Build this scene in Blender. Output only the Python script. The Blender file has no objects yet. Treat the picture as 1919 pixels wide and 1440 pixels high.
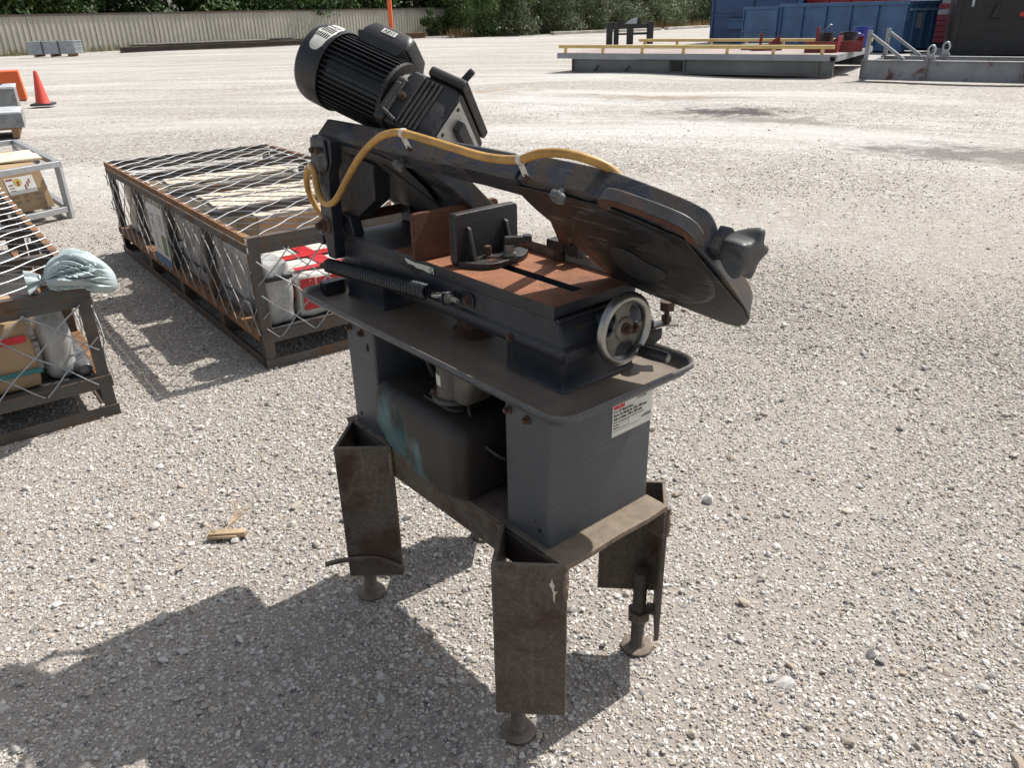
import bpy, bmesh, math, random
import numpy as np
from mathutils import Vector, Matrix

R = math.radians
scene = bpy.context.scene
COL = scene.collection

# ------------------------------------------------------------------ camera
cam_data = bpy.data.cameras.new('camera')
cam = bpy.data.objects.new('camera', cam_data)
COL.objects.link(cam)
scene.camera = cam
cam_data.sensor_width = 36.0
cam_data.sensor_fit = 'HORIZONTAL'
cam_data.lens = 1460.0 / 1919.0 * 36.0
cam_data.clip_start = 0.05
cam_data.clip_end = 2000.0
_p = math.atan(693 / 1460.0)
_r = R(1.2)
_fwd = Vector((0, math.cos(_p), -math.sin(_p)))
_up0 = Vector((0, math.sin(_p), math.cos(_p)))
_right = math.cos(_r) * Vector((1, 0, 0)) - math.sin(_r) * _up0
_up = math.sin(_r) * Vector((1, 0, 0)) + math.cos(_r) * _up0
_m = Matrix((_right, _up, -_fwd)).transposed().to_4x4()
_m.translation = Vector((0, 0, 1.6))
cam.matrix_world = _m

# ------------------------------------------------------------------ world, sun, exposure
SUN_AZ, SUN_EL = 53.0, 51.0
world = bpy.data.worlds.new('World')
scene.world = world
world.use_nodes = True
wn = world.node_tree.nodes
wl = world.node_tree.links
wn.clear()
wout = wn.new('ShaderNodeOutputWorld')
wbg = wn.new('ShaderNodeBackground')
wsky = wn.new('ShaderNodeTexSky')
wsky.sky_type = 'NISHITA'
wsky.sun_disc = False
wsky.sun_elevation = R(SUN_EL)
wsky.sun_rotation = R(SUN_AZ)
wsky.air_density = 1.0
wsky.dust_density = 2.5
wsky.ozone_density = 1.0
wbg.inputs['Strength'].default_value = 0.105
whs = wn.new('ShaderNodeHueSaturation')      # thin summer haze: a paler, less blue sky
whs.inputs['Saturation'].default_value = 0.45
wl.new(wsky.outputs[0], whs.inputs['Color'])
wl.new(whs.outputs[0], wbg.inputs[0])
wl.new(wbg.outputs[0], wout.inputs[0])

sun_data = bpy.data.lights.new('sun', 'SUN')
sun_data.energy = 4.0
sun_data.angle = R(0.53)
sun_data.color = (1.0, 0.96, 0.905)
sun = bpy.data.objects.new('sun', sun_data)
COL.objects.link(sun)
_S = Vector((math.sin(R(SUN_AZ)) * math.cos(R(SUN_EL)), math.cos(R(SUN_AZ)) * math.cos(R(SUN_EL)), math.sin(R(SUN_EL))))
sun.rotation_euler = _S.to_track_quat('Z', 'Y').to_euler()
sun.location = (6, 6, 12)

vs = scene.view_settings
vs.view_transform = 'Standard'
vs.look = 'None'
vs.exposure = 0.52
vs.gamma = 1.0
vs.use_curve_mapping = False
scene.cycles.use_denoising = True
scene.cycles.max_bounces = 4
scene.cycles.diffuse_bounces = 3
scene.cycles.glossy_bounces = 2
scene.cycles.caustics_reflective = False
scene.cycles.caustics_refractive = False
scene.cycles.transparent_max_bounces = 8

rnd = random.Random(11)


# ------------------------------------------------------------------ mesh helpers
class MB:
    def __init__(self):
        self.v = []
        self.f = []
        self.m = []

    def add(self, vs_, fs_, mi=0):
        o = len(self.v)
        self.v += [tuple(p) for p in vs_]
        self.f += [tuple(i + o for i in f) for f in fs_]
        self.m += [mi] * len(fs_)
        return self

    def box(self, lo, hi, mi=0):
        (a, b, c), (d, e, f) = lo, hi
        return self.add([(a, b, c), (d, b, c), (d, e, c), (a, e, c), (a, b, f), (d, b, f), (d, e, f), (a, e, f)],
                        [(0, 3, 2, 1), (4, 5, 6, 7), (0, 1, 5, 4), (1, 2, 6, 5), (2, 3, 7, 6), (3, 0, 4, 7)], mi)

    def obox(self, c, ax, ay, az, mi=0):
        c, ax, ay, az = Vector(c), Vector(ax), Vector(ay), Vector(az)
        p = [c + sx * ax + sy * ay + sz * az for sz in (-1, 1) for sx, sy in ((-1, -1), (1, -1), (1, 1), (-1, 1))]
        return self.add(p, [(0, 3, 2, 1), (4, 5, 6, 7), (0, 1, 5, 4), (1, 2, 6, 5), (2, 3, 7, 6), (3, 0, 4, 7)], mi)

    def bar(self, p0, p1, w, h, up=(0, 0, 1), mi=0):
        p0, p1, up = Vector(p0), Vector(p1), Vector(up)
        d = p1 - p0
        L = d.length
        d.normalize()
        if abs(d.dot(up.normalized())) > 0.999:
            up = Vector((0, 1, 0))
        s = d.cross(up).normalized()
        u = s.cross(d).normalized()
        return self.obox((p0 + p1) / 2, d * L / 2, s * w / 2, u * h / 2, mi)

    def prism(self, poly, off, mi=0):
        n = len(poly)
        off = Vector(off)
        a = [Vector(p) for p in poly]
        b = [p + off for p in a]
        fs_ = [tuple(range(n - 1, -1, -1)), tuple(range(n, 2 * n))]
        fs_ += [(i, (i + 1) % n, n + (i + 1) % n, n + i) for i in range(n)]
        return self.add(a + b, fs_, mi)

    def rings(self, loops, cap=(True, True), closed=False, mi=0):
        n = len(loops[0])
        vs_ = [p for l in loops for p in l]
        fs_ = []
        k = len(loops)
        for j in range(k if closed else k - 1):
            a, b = j * n, ((j + 1) % k) * n
            fs_ += [(a + i, a + (i + 1) % n, b + (i + 1) % n, b + i) for i in range(n)]
        if not closed:
            if cap[0]:
                fs_.append(tuple(range(n - 1, -1, -1)))
            if cap[1]:
                fs_.append(tuple((k - 1) * n + i for i in range(n)))
        return self.add(vs_, fs_, mi)

    def revolve(self, p0, axis, prof, n=24, mi=0):
        """prof: list of (distance along axis, radius)"""
        p0, ax = Vector(p0), Vector(axis).normalized()
        s = ax.orthogonal().normalized()
        t = ax.cross(s)
        loops = [[p0 + ax * h + (s * math.cos(2 * math.pi * i / n) + t * math.sin(2 * math.pi * i / n)) * r for i in range(n)] for h, r in prof]
        return self.rings(loops, mi=mi)

    def cyl(self, p0, p1, r, n=16, r1=None, mi=0):
        p0, p1 = Vector(p0), Vector(p1)
        d = p1 - p0
        return self.revolve(p0, d, [(0, r), (d.length, r if r1 is None else r1)], n, mi)

    def tube(self, path, r, n=8, closed=False, mi=0):
        P = [Vector(p) for p in path]
        k = len(P)
        tang = []
        for i in range(k):
            a = P[i - 1] if (i > 0 or closed) else P[i]
            b = P[(i + 1) % k] if (i < k - 1 or closed) else P[i]
            tang.append((b - a).normalized())
        ref = tang[0].orthogonal().normalized()
        loops = []
        for i in range(k):
            t = tang[i]
            ref = (ref - t * ref.dot(t)).normalized()
            b = t.cross(ref)
            rr = r[i] if isinstance(r, (list, tuple)) else r
            loops.append([P[i] + (ref * math.cos(2 * math.pi * j / n) + b * math.sin(2 * math.pi * j / n)) * rr for j in range(n)])
        return self.rings(loops, closed=closed, mi=mi)

    def hexbolt(self, p, axis, r, h, washer=True, mi=0):
        p, ax = Vector(p), Vector(axis).normalized()
        if washer:
            self.cyl(p, p + ax * h * 0.3, r * 1.5, 14, mi=mi)
        self.cyl(p + ax * h * 0.3, p + ax * h, r, 6, mi=mi)
        self.cyl(p + ax * h, p + ax * h * 1.15, r * 0.72, 10, mi=mi)
        return self

    def build(self, name, mats, parent=None, bevel=0, smooth=35, seg=2):
        me = bpy.data.meshes.new(name)
        me.from_pydata(self.v, [], self.f)
        bm = bmesh.new()
        bm.from_mesh(me)
        bmesh.ops.recalc_face_normals(bm, faces=bm.faces)
        bm.to_mesh(me)
        bm.free()
        if not isinstance(mats, (list, tuple)):
            mats = [mats]
        for m in mats:
            me.materials.append(m)
        if len(mats) > 1:
            me.polygons.foreach_set('material_index', self.m)
        if smooth:
            me.shade_smooth()
            me.set_sharp_from_angle(angle=R(smooth))
        o = bpy.data.objects.new(name, me)
        COL.objects.link(o)
        if parent is not None:
            o.parent = parent
        if bevel:
            b = o.modifiers.new('bevel', 'BEVEL')
            b.width = bevel
            b.segments = seg
            b.limit_method = 'ANGLE'
            b.angle_limit = R(40)
            b.harden_normals = True
        return o


def tag(o, label, cat, group=None, kind=None):
    if label:
        o['label'] = label
    if cat:
        o['category'] = cat
    if group:
        o['group'] = group
    if kind:
        o['kind'] = kind
    return o


def struct(o):
    o['kind'] = 'structure'
    return o


def thing(name, label, cat, loc=(0, 0, 0), rotz=0, group=None):
    o = bpy.data.objects.new(name, None)
    COL.objects.link(o)
    o.empty_display_size = 0.2
    o.location = loc
    o.rotation_euler = (0, 0, rotz)
    return tag(o, label, cat, group)


def text(name, body, size, parent, origin, X, Y, mat, align='LEFT', extrude=0.0003, sx=1.0, bold=False):
    cu = bpy.data.curves.new(name, 'FONT')
    cu.body = body
    cu.size = size
    cu.align_x = align
    cu.extrude = extrude
    cu.resolution_u = 3
    if bold:
        cu.offset = size * 0.018
    tmp = bpy.data.objects.new('tmp', cu)
    COL.objects.link(tmp)
    dg_ = bpy.context.evaluated_depsgraph_get()
    me = bpy.data.meshes.new_from_object(tmp.evaluated_get(dg_))
    bpy.data.objects.remove(tmp)
    bpy.data.curves.remove(cu)
    me.materials.clear()
    me.materials.append(mat)
    X, Y = Vector(X).normalized(), Vector(Y).normalized()
    Z = X.cross(Y)
    m = Matrix((X * sx, Y, Z)).transposed().to_4x4()
    m.translation = Vector(origin)
    me.transform(m)
    o = bpy.data.objects.new(name, me)
    COL.objects.link(o)
    o.parent = parent
    return o


def catmull(pts, n=6):
    P = [Vector(p) for p in pts]
    P = [2 * P[0] - P[1]] + P + [2 * P[-1] - P[-2]]
    out = []
    for i in range(1, len(P) - 2):
        a, b, c, d = P[i - 1], P[i], P[i + 1], P[i + 2]
        for k in range(n):
            t = k / n
            out.append(0.5 * ((2 * b) + (c - a) * t + (2 * a - 5 * b + 4 * c - d) * t * t + (3 * b - a - 3 * c + d) * t ** 3))
    out.append(P[-2])
    return out


def rrect(x0, x1, y0, y1, r, n=5):
    """rounded rectangle, counter-clockwise"""
    out = []
    for cx_, cy_, a0 in ((x1 - r, y1 - r, 0), (x0 + r, y1 - r, 90), (x0 + r, y0 + r, 180), (x1 - r, y0 + r, 270)):
        for k in range(n + 1):
            a = R(a0 + 90 * k / n)
            out.append((cx_ + r * math.cos(a), cy_ + r * math.sin(a)))
    return out


# ------------------------------------------------------------------ materials
def _mix(nt, fac, a, b, blend='MIX'):
    n = nt.nodes.new('ShaderNodeMix')
    n.data_type = 'RGBA'
    n.blend_type = blend
    for s, val in ((n.inputs[0], fac), (n.inputs[6], a), (n.inputs[7], b)):
        if isinstance(val, bpy.types.NodeSocket):
            nt.links.new(val, s)
        elif isinstance(val, (int, float)):
            s.default_value = val
        else:
            s.default_value = (*val[:3], 1)
    return n.outputs[2]


def _noise(nt, vec, scale, detail=4, rough=0.6, dist=0.0):
    n = nt.nodes.new('ShaderNodeTexNoise')
    n.inputs['Scale'].default_value = scale
    n.inputs['Detail'].default_value = detail
    n.inputs['Roughness'].default_value = rough
    n.inputs['Distortion'].default_value = dist
    nt.links.new(vec, n.inputs['Vector'])
    return n.outputs[0]


def _ramp(nt, fac, lo, hi, a=0.0, b=1.0):
    n = nt.nodes.new('ShaderNodeMapRange')
    n.inputs[1].default_value = lo
    n.inputs[2].default_value = hi
    n.inputs[3].default_value = a
    n.inputs[4].default_value = b
    n.clamp = True
    nt.links.new(fac, n.inputs[0])
    return n.outputs[0]


def _math(nt, op, a, b=None):
    n = nt.nodes.new('ShaderNodeMath')
    n.operation = op
    for s, val in ((n.inputs[0], a), (n.inputs[1], b)):
        if val is None:
            continue
        if isinstance(val, bpy.types.NodeSocket):
            nt.links.new(val, s)
        else:
            s.default_value = val
    return n.outputs[0]


def _coords(nt, scale=(1, 1, 1), rot=(0, 0, 0)):
    tc = nt.nodes.new('ShaderNodeTexCoord')
    if scale == (1, 1, 1) and rot == (0, 0, 0):
        return tc.outputs['Object']
    mp = nt.nodes.new('ShaderNodeMapping')
    mp.inputs['Scale'].default_value = scale
    mp.inputs['Rotation'].default_value = rot
    nt.links.new(tc.outputs['Object'], mp.inputs['Vector'])
    return mp.outputs[0]


def mat(name, col, rough=0.6, metal=0.0, var=0.25, vscale=9.0, grain=0.0, gscale=120.0, bump=0.0, bscale=150.0, rust=0.0, rscale=14.0,
        rustcol=(0.16, 0.055, 0.022), dust=0.0, dustcol=(0.23, 0.19, 0.145), spec=0.5, streak=0.0, coat=0.0, fine_rust=0.0, edge=0.0, edgecol=(0.2, 0.19, 0.18), dustmin=0.15, scratch=0.0):
    m = bpy.data.materials.new(name)
    m.use_nodes = True
    nt = m.node_tree
    b = nt.nodes['Principled BSDF']
    oc = _coords(nt)
    n1 = _noise(nt, oc, vscale, 5, 0.62)
    dark = tuple(c * (1 - var) for c in col)
    lite = tuple(min(1, c * (1 + var)) for c in col)
    c = _mix(nt, _ramp(nt, n1, 0.3, 0.7), dark, lite)
    rsock = None
    if streak:
        st = _noise(nt, _coords(nt, (34, 34, 2.2)), 1.0, 5, 0.75)
        c = _mix(nt, _ramp(nt, st, 0.52, 0.75, 0, streak), c, dustcol)
    if grain:
        g = _noise(nt, oc, gscale, 2, 0.5)
        c = _mix(nt, _ramp(nt, g, 0.35, 0.65, 0, 1), _mix(nt, grain, c, (0, 0, 0)), _mix(nt, grain * 0.6, c, lite))
    if scratch:
        for rz_, k_ in ((0.5, 1.0), (-0.35, 0.7)):
            sn = _noise(nt, _coords(nt, (9, 9, 170), (rz_, rz_ * 0.6, 0.3)), 1.0, 2, 0.5, 0.15)
            sm = _noise(nt, oc, 9, 2, 0.5)
            c = _mix(nt, _math(nt, 'MULTIPLY', _ramp(nt, sn, 0.615, 0.66, 0, scratch * k_), _ramp(nt, sm, 0.45, 0.6)), c, (0.16, 0.155, 0.15))
    if fine_rust:
        fr = _noise(nt, oc, rscale * 9, 3, 0.7)
        fr2 = _noise(nt, oc, rscale * 0.7, 3, 0.6)
        c = _mix(nt, _math(nt, 'MULTIPLY', _ramp(nt, fr, 0.56, 0.66), _ramp(nt, fr2, 0.4, 0.6, 0, fine_rust)), c, rustcol)
    if rust:
        rn = _noise(nt, oc, rscale, 8, 0.68, 0.4)
        rf = _ramp(nt, rn, 0.74 - 0.36 * rust, 0.82 - 0.30 * rust)
        rc = _mix(nt, _noise(nt, oc, rscale * 5, 3), tuple(x * 0.55 for x in rustcol), tuple(min(1, x * 1.6) for x in rustcol))
        c = _mix(nt, rf, c, rc)
        rsock = _ramp(nt, rf, 0, 1, rough, 0.9)
    if edge:
        gp_ = nt.nodes.new('ShaderNodeNewGeometry')
        en = _noise(nt, oc, 35, 5, 0.7)
        bv = nt.nodes.new('ShaderNodeBevel')
        bv.samples = 2
        bv.inputs['Radius'].default_value = 0.007
        dt = nt.nodes.new('ShaderNodeVectorMath')
        dt.operation = 'DOT_PRODUCT'
        nt.links.new(bv.outputs[0], dt.inputs[0])
        nt.links.new(gp_.outputs['Normal'], dt.inputs[1])
        ef = _math(nt, 'MULTIPLY', _ramp(nt, dt.outputs['Value'], 0.995, 0.90), _ramp(nt, en, 0.38, 0.60, 0, edge))
        c = _mix(nt, ef, c, edgecol)
    if dust:
        ge = nt.nodes.new('ShaderNodeNewGeometry')
        sx = nt.nodes.new('ShaderNodeSeparateXYZ')
        nt.links.new(ge.outputs['Normal'], sx.inputs[0])
        dn = _noise(nt, oc, 22, 6, 0.7)
        df = _math(nt, 'MULTIPLY', _ramp(nt, sx.outputs[2], 0.45, 0.98), _ramp(nt, dn, 0.28, 0.62, dustmin, 1.0))
        c = _mix(nt, _math(nt, 'MULTIPLY', df, dust), c, dustcol)
    nt.links.new(c, b.inputs['Base Color'])
    b.inputs['Metallic'].default_value = metal
    if rsock is not None:
        nt.links.new(rsock, b.inputs['Roughness'])
    else:
        rr = _ramp(nt, _noise(nt, oc, vscale * 3, 4), 0.3, 0.7, max(0, rough - 0.12), min(1, rough + 0.12))
        nt.links.new(rr, b.inputs['Roughness'])
    b.inputs['Specular IOR Level'].default_value = spec
    if coat:
        b.inputs['Coat Weight'].default_value = coat
        b.inputs['Coat Roughness'].default_value = 0.15
    if bump:
        bp = nt.nodes.new('ShaderNodeBump')
        bp.inputs['Strength'].default_value = bump
        bp.inputs['Distance'].default_value = 0.002
        nt.links.new(_noise(nt, oc, bscale, 3, 0.6), bp.inputs['Height'])
        nt.links.new(bp.outputs[0], b.inputs['Normal'])
    return m


def flat(name, col, rough=0.6, metal=0.0, **k):
    return mat(name, col, rough, metal, var=k.pop('var', 0.08), **k)


RUST = (0.16, 0.055, 0.022)
paint_dark = mat('saw paint dark blue grey', (0.014, 0.019, 0.029), 0.42, var=0.3, vscale=6, rust=0.5, rscale=12, rustcol=(0.036, 0.028, 0.023), dust=0.35, dustcol=(0.085, 0.074, 0.062), streak=0.16, bump=0.2, bscale=260, fine_rust=0.5, edge=0.8, edgecol=(0.085, 0.068, 0.054), grain=0.15, gscale=240)
paint_bow = mat('saw paint on the bow', (0.021, 0.028, 0.042), 0.4, var=0.35, vscale=9, rust=0.72, rscale=11, rustcol=(0.062, 0.047, 0.035), dust=0.3, dustcol=(0.07, 0.06, 0.05), bump=0.25, bscale=220, fine_rust=0.9, edge=0.8, edgecol=(0.10, 0.085, 0.07), grain=0.2, gscale=200, scratch=0.4)
paint_cover = mat('sheet cover paint', (0.016, 0.0165, 0.0175), 0.46, var=0.3, vscale=4, rust=0.6, rscale=5, rustcol=(0.029, 0.024, 0.021), grain=0.1, gscale=90, spec=0.35, edge=0.7, edgecol=(0.09, 0.09, 0.09), scratch=0.6)
paint_ped = mat('pedestal grey paint', (0.062, 0.070, 0.081), 0.48, var=0.14, vscale=2.5, rust=0.05, rscale=7, dust=0.3, streak=0.22, dustcol=(0.16, 0.14, 0.118), grain=0.10, gscale=140, fine_rust=0.25, edge=0.8, edgecol=(0.16, 0.15, 0.14), scratch=0.28)
paint_tray = mat('tray grey paint', (0.070, 0.077, 0.088), 0.5, var=0.3, vscale=18, rust=0.20, rscale=22, rustcol=(0.04, 0.034, 0.03), dust=1.0, dustmin=0.6, dustcol=(0.235, 0.19, 0.145), grain=0.25, edge=0.6, edgecol=(0.18, 0.175, 0.17))
black_cast = mat('black cast iron paint', (0.013, 0.014, 0.016), 0.42, var=0.2, vscale=20, bump=0.8, bscale=420, dust=0.25, dustcol=(0.08, 0.07, 0.06), edge=0.8, edgecol=(0.085, 0.06, 0.045), grain=0.2, gscale=400)
black_motor = mat('black motor paint', (0.011, 0.012, 0.0135), 0.36, var=0.25, vscale=12, dust=0.25, dustcol=(0.06, 0.057, 0.052))
black_plastic = mat('black plastic', (0.022, 0.023, 0.025), 0.45, var=0.2, vscale=30, dust=0.2, dustcol=(0.08, 0.07, 0.065))
knob_plastic = mat('weathered grey knob plastic', (0.045, 0.049, 0.052), 0.5, var=0.2, vscale=20, dust=0.2, grain=0.15)
rust_table = mat('rusty machined table', (0.30, 0.118, 0.052), 0.78, var=0.42, vscale=13, grain=0.4, gscale=260, rust=0.7, rscale=8, rustcol=(0.17, 0.072, 0.038), bump=0.25, bscale=500)
rust_dark = mat('dark brown rust', (0.105, 0.040, 0.022), 0.85, var=0.4, vscale=24, grain=0.4, gscale=420, bump=0.6, bscale=600)
leg_steel = mat('rusty brown channel steel', (0.098, 0.079, 0.062), 0.66, var=0.4, vscale=3.5, rust=0.72, rscale=6, rustcol=(0.055, 0.031, 0.022), grain=0.35, gscale=130, dust=0.8, dustcol=(0.22, 0.18, 0.14), bump=0.5, bscale=220, fine_rust=1.0, streak=0.42, edge=0.9, edgecol=(0.20, 0.165, 0.13))
cut_steel = mat('torch cut steel', (0.17, 0.125, 0.085), 0.8, var=0.4, vscale=40, rust=0.2, rscale=30, dust=0.6, bump=0.8, bscale=220)
bolt_rust = mat('rusty bolt', (0.075, 0.042, 0.027), 0.75, var=0.4, vscale=60, rust=0.3, rscale=60, rustcol=(0.17, 0.07, 0.03))
steel_dirty = mat('dirty grey steel', (0.22, 0.215, 0.20), 0.5, metal=0.5, var=0.35, vscale=18, dust=0.3)
chrome_worn = mat('worn chrome', (0.36, 0.36, 0.345), 0.36, metal=1.0, var=0.25, vscale=26, rust=0.12, rscale=18, rustcol=(0.12, 0.09, 0.065))
wheel_web = mat('dusty wheel web', (0.20, 0.185, 0.16), 0.6, metal=0.3, var=0.4, vscale=22, dust=0.4, rust=0.12, rscale=22, rustcol=(0.05, 0.04, 0.03))
zinc = mat('zinc plated wire', (0.38, 0.39, 0.40), 0.4, metal=0.8, var=0.2, vscale=30)
spring_mat = mat('black spring wire', (0.024, 0.027, 0.032), 0.38, metal=0.2, var=0.3, vscale=30)
hose_mat = mat('yellow hose', (0.46, 0.255, 0.062), 0.45, var=0.3, vscale=14, grain=0.12, gscale=60, rust=0.12, rscale=16, rustcol=(0.19, 0.12, 0.06))
white_plastic = flat('white cable tie', (0.62, 0.60, 0.55), 0.5)
label_white = mat('label paper', (0.62, 0.61, 0.56), 0.5, var=0.12, vscale=30, rust=0.05, rscale=40, rustcol=(0.36, 0.30, 0.22))
label_red = flat('label red', (0.50, 0.035, 0.05), 0.5)
ink = flat('ink black', (0.02, 0.02, 0.02), 0.6)
ink_grey = flat('ink grey', (0.16, 0.16, 0.155), 0.6)
ink_white = flat('ink white', (0.7, 0.68, 0.65), 0.6)
alu_plate = mat('brushed aluminium plate', (0.52, 0.52, 0.51), 0.45, metal=0.6, var=0.15, vscale=20, fine_rust=0.6, rscale=14, rustcol=(0.05, 0.045, 0.04))


def tank_material():
    m = bpy.data.materials.new('dirty teal plastic tank')
    m.use_nodes = True
    nt = m.node_tree
    b = nt.nodes['Principled BSDF']
    oc = _coords(nt)
    sx = nt.nodes.new('ShaderNodeSeparateXYZ')
    nt.links.new(oc, sx.inputs[0])
    c = _mix(nt, _ramp(nt, _noise(nt, oc, 9, 4), 0.35, 0.65), (0.028, 0.085, 0.09), (0.085, 0.165, 0.175))
    # old oil and grime: thick on the top and towards the pump end, run down in tongues
    d = _math(nt, 'ADD', _math(nt, 'MULTIPLY', _noise(nt, _coords(nt, (7, 7, 3.2)), 1.0, 3, 0.55, 0.5), 1.3), _math(nt, 'MULTIPLY', _math(nt, 'SUBTRACT', sx.outputs[2], 0.66), 2.6))
    d = _math(nt, 'ADD', d, _math(nt, 'MULTIPLY', _math(nt, 'SUBTRACT', 0.37, sx.outputs[1]), 1.6))
    c = _mix(nt, _ramp(nt, d, 0.36, 0.55), c, _mix(nt, _noise(nt, oc, 30, 3), (0.009, 0.009, 0.0095), (0.034, 0.028, 0.023)))
    nt.links.new(c, b.inputs['Base Color'])
    b.inputs['Roughness'].default_value = 0.55
    return m


tank_teal = tank_material()
pump_grey = mat('greasy pump grey', (0.075, 0.070, 0.060), 0.55, var=0.4, vscale=16, rust=0.25, rscale=12, rustcol=(0.05, 0.038, 0.028))


# ------------------------------------------------------------------ ground
def ground_material():
    m = bpy.data.materials.new('gravel yard ground')
    m.use_nodes = True
    nt = m.node_tree
    b = nt.nodes['Principled BSDF']
    oc = _coords(nt)
    # dirt and fines between the stones
    big = _noise(nt, oc, 0.35, 4, 0.6)
    mid = _noise(nt, oc, 3.0, 5, 0.65)
    fine = _noise(nt, oc, 190, 3, 0.8)
    c = _mix(nt, _ramp(nt, big, 0.35, 0.65), (0.335, 0.30, 0.262), (0.41, 0.385, 0.35))
    c = _mix(nt, _ramp(nt, mid, 0.35, 0.7, 0, 0.45), c, (0.35, 0.295, 0.24))
    c = _mix(nt, _ramp(nt, fine, 0.42, 0.60, 0, 0.65), c, (0.18, 0.155, 0.13))

    def stones(scale, thr, warp):
        v = nt.nodes.new('ShaderNodeTexVoronoi')
        v.feature = 'F1'
        v.inputs['Scale'].default_value = scale
        v.inputs['Randomness'].default_value = 1.0
        nt.links.new(warp, v.inputs['Vector'])
        wn_ = nt.nodes.new('ShaderNodeSeparateColor')
        nt.links.new(v.outputs['Color'], wn_.inputs[0])
        cr = nt.nodes.new('ShaderNodeValToRGB')
        e = cr.color_ramp.elements
        e[0].position, e[0].color = 0.0, (0.14, 0.14, 0.145, 1)
        e[1].position, e[1].color = 1.0, (0.66, 0.645, 0.61, 1)
        for pos, col in ((0.12, (0.27, 0.26, 0.25, 1)), (0.32, (0.40, 0.345, 0.275, 1)), (0.55, (0.48, 0.455, 0.415, 1)), (0.8, (0.57, 0.55, 0.51, 1))):
            x = e.new(pos)
            x.color = col
        nt.links.new(wn_.outputs[0], cr.inputs[0])
        mask = _ramp(nt, v.outputs['Distance'], thr, thr - 0.08)
        keep = _ramp(nt, wn_.outputs[1], 0.22, 0.24)
        return cr.outputs[0], _math(nt, 'MULTIPLY', mask, keep), v.outputs['Distance']

    dn = nt.nodes.new('ShaderNodeTexNoise')
    dn.inputs['Scale'].default_value = 60
    nt.links.new(oc, dn.inputs['Vector'])
    wv = nt.nodes.new('ShaderNodeVectorMath')
    wv.operation = 'MULTIPLY_ADD'
    wv.inputs[1].default_value = (0.008, 0.008, 0.0)
    nt.links.new(dn.outputs[1], wv.inputs[0])
    nt.links.new(oc, wv.inputs[2])
    flatz = nt.nodes.new('ShaderNodeVectorMath')
    flatz.operation = 'MULTIPLY'
    flatz.inputs[1].default_value = (1, 1, 0)
    nt.links.new(wv.outputs[0], flatz.inputs[0])
    c1, m1, d1 = stones(78, 0.46, flatz.outputs[0])
    c2, m2, d2 = stones(34, 0.36, flatz.outputs[0])
    c = _mix(nt, m1, c, c1)
    c = _mix(nt, m2, c, c2)
    sep = nt.nodes.new('ShaderNodeSeparateXYZ')
    nt.links.new(oc, sep.inputs[0])
    c3, m3, d3 = stones(15, 0.50, flatz.outputs[0])
    c = _mix(nt, _math(nt, 'MULTIPLY', _math(nt, 'MULTIPLY', m3, _ramp(nt, sep.outputs[1], 4.5, 9.0)), 0.75), c, c3)
    farw = _ramp(nt, sep.outputs[1], 4.2, 12.0)
    # clusters of paler and darker stones, a hand or two across
    clus = _noise(nt, oc, 11.0, 6, 0.82)
    c = _mix(nt, _math(nt, 'MULTIPLY', _ramp(nt, clus, 0.52, 0.62, 0, 0.7), farw), c, (0.62, 0.61, 0.59))
    c = _mix(nt, _math(nt, 'MULTIPLY', _ramp(nt, clus, 0.46, 0.38, 0, 0.6), farw), c, (0.19, 0.178, 0.16))
    # tyre-worn lanes that sweep round in wide arcs: crushed pale dust, and darker ruts between them
    rel = nt.nodes.new('ShaderNodeVectorMath')
    rel.operation = 'SUBTRACT'
    rel.inputs[1].default_value = (-5.0, -3.0, 0)
    nt.links.new(oc, rel.inputs[0])
    rs = nt.nodes.new('ShaderNodeSeparateXYZ')
    nt.links.new(rel.outputs[0], rs.inputs[0])
    rad = _math(nt, 'SQRT', _math(nt, 'ADD', _math(nt, 'MULTIPLY', rs.outputs[0], rs.outputs[0]), _math(nt, 'MULTIPLY', rs.outputs[1], rs.outputs[1])))
    ang = _math(nt, 'ARCTAN2', rs.outputs[1], rs.outputs[0])

    def arc(kr, ka, detail, rough, dist):
        cv = nt.nodes.new('ShaderNodeCombineXYZ')
        nt.links.new(_math(nt, 'MULTIPLY', rad, kr), cv.inputs[0])
        nt.links.new(_math(nt, 'MULTIPLY', ang, ka), cv.inputs[1])
        return _noise(nt, cv.outputs[0], 1.0, detail, rough, dist)

    band = _math(nt, 'SINE', _math(nt, 'ADD', _math(nt, 'MULTIPLY', rad, 1.15), 0.6))
    band = _math(nt, 'MULTIPLY', band, _ramp(nt, rad, 9.0, 24.0, 0.6, 0.12))
    band = _math(nt, 'ADD', band, _ramp(nt, arc(0.42, 2.4, 7, 0.7, 1.2), 0.3, 0.7, -1.5, 1.5))
    c = _mix(nt, _math(nt, 'MULTIPLY', _ramp(nt, band, -0.4, 0.9, 0.0, 0.66), farw), c, (0.57, 0.562, 0.54))
    c = _mix(nt, _math(nt, 'MULTIPLY', _ramp(nt, arc(1.9, 2.2, 6, 0.75, 0.8), 0.50, 0.66, 0, 0.62), farw), c, (0.31, 0.285, 0.255))
    edgy = _noise(nt, oc, 2.2, 5, 0.75)

    # a few dark oily patches where machines stood
    def stain(c, x, y, rx, ry, rot, col, amt):
        mp = nt.nodes.new('ShaderNodeMapping')
        mp.vector_type = 'TEXTURE'
        mp.inputs['Location'].default_value = (x, y, 0)
        mp.inputs['Rotation'].default_value = (0, 0, R(rot))
        mp.inputs['Scale'].default_value = (rx, ry, 1)
        nt.links.new(oc, mp.inputs['Vector'])
        ln = nt.nodes.new('ShaderNodeVectorMath')
        ln.operation = 'LENGTH'
        nt.links.new(mp.outputs[0], ln.inputs[0])
        d = _math(nt, 'ADD', ln.outputs[1], _ramp(nt, edgy, 0.3, 0.7, -0.7, 0.7))
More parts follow.
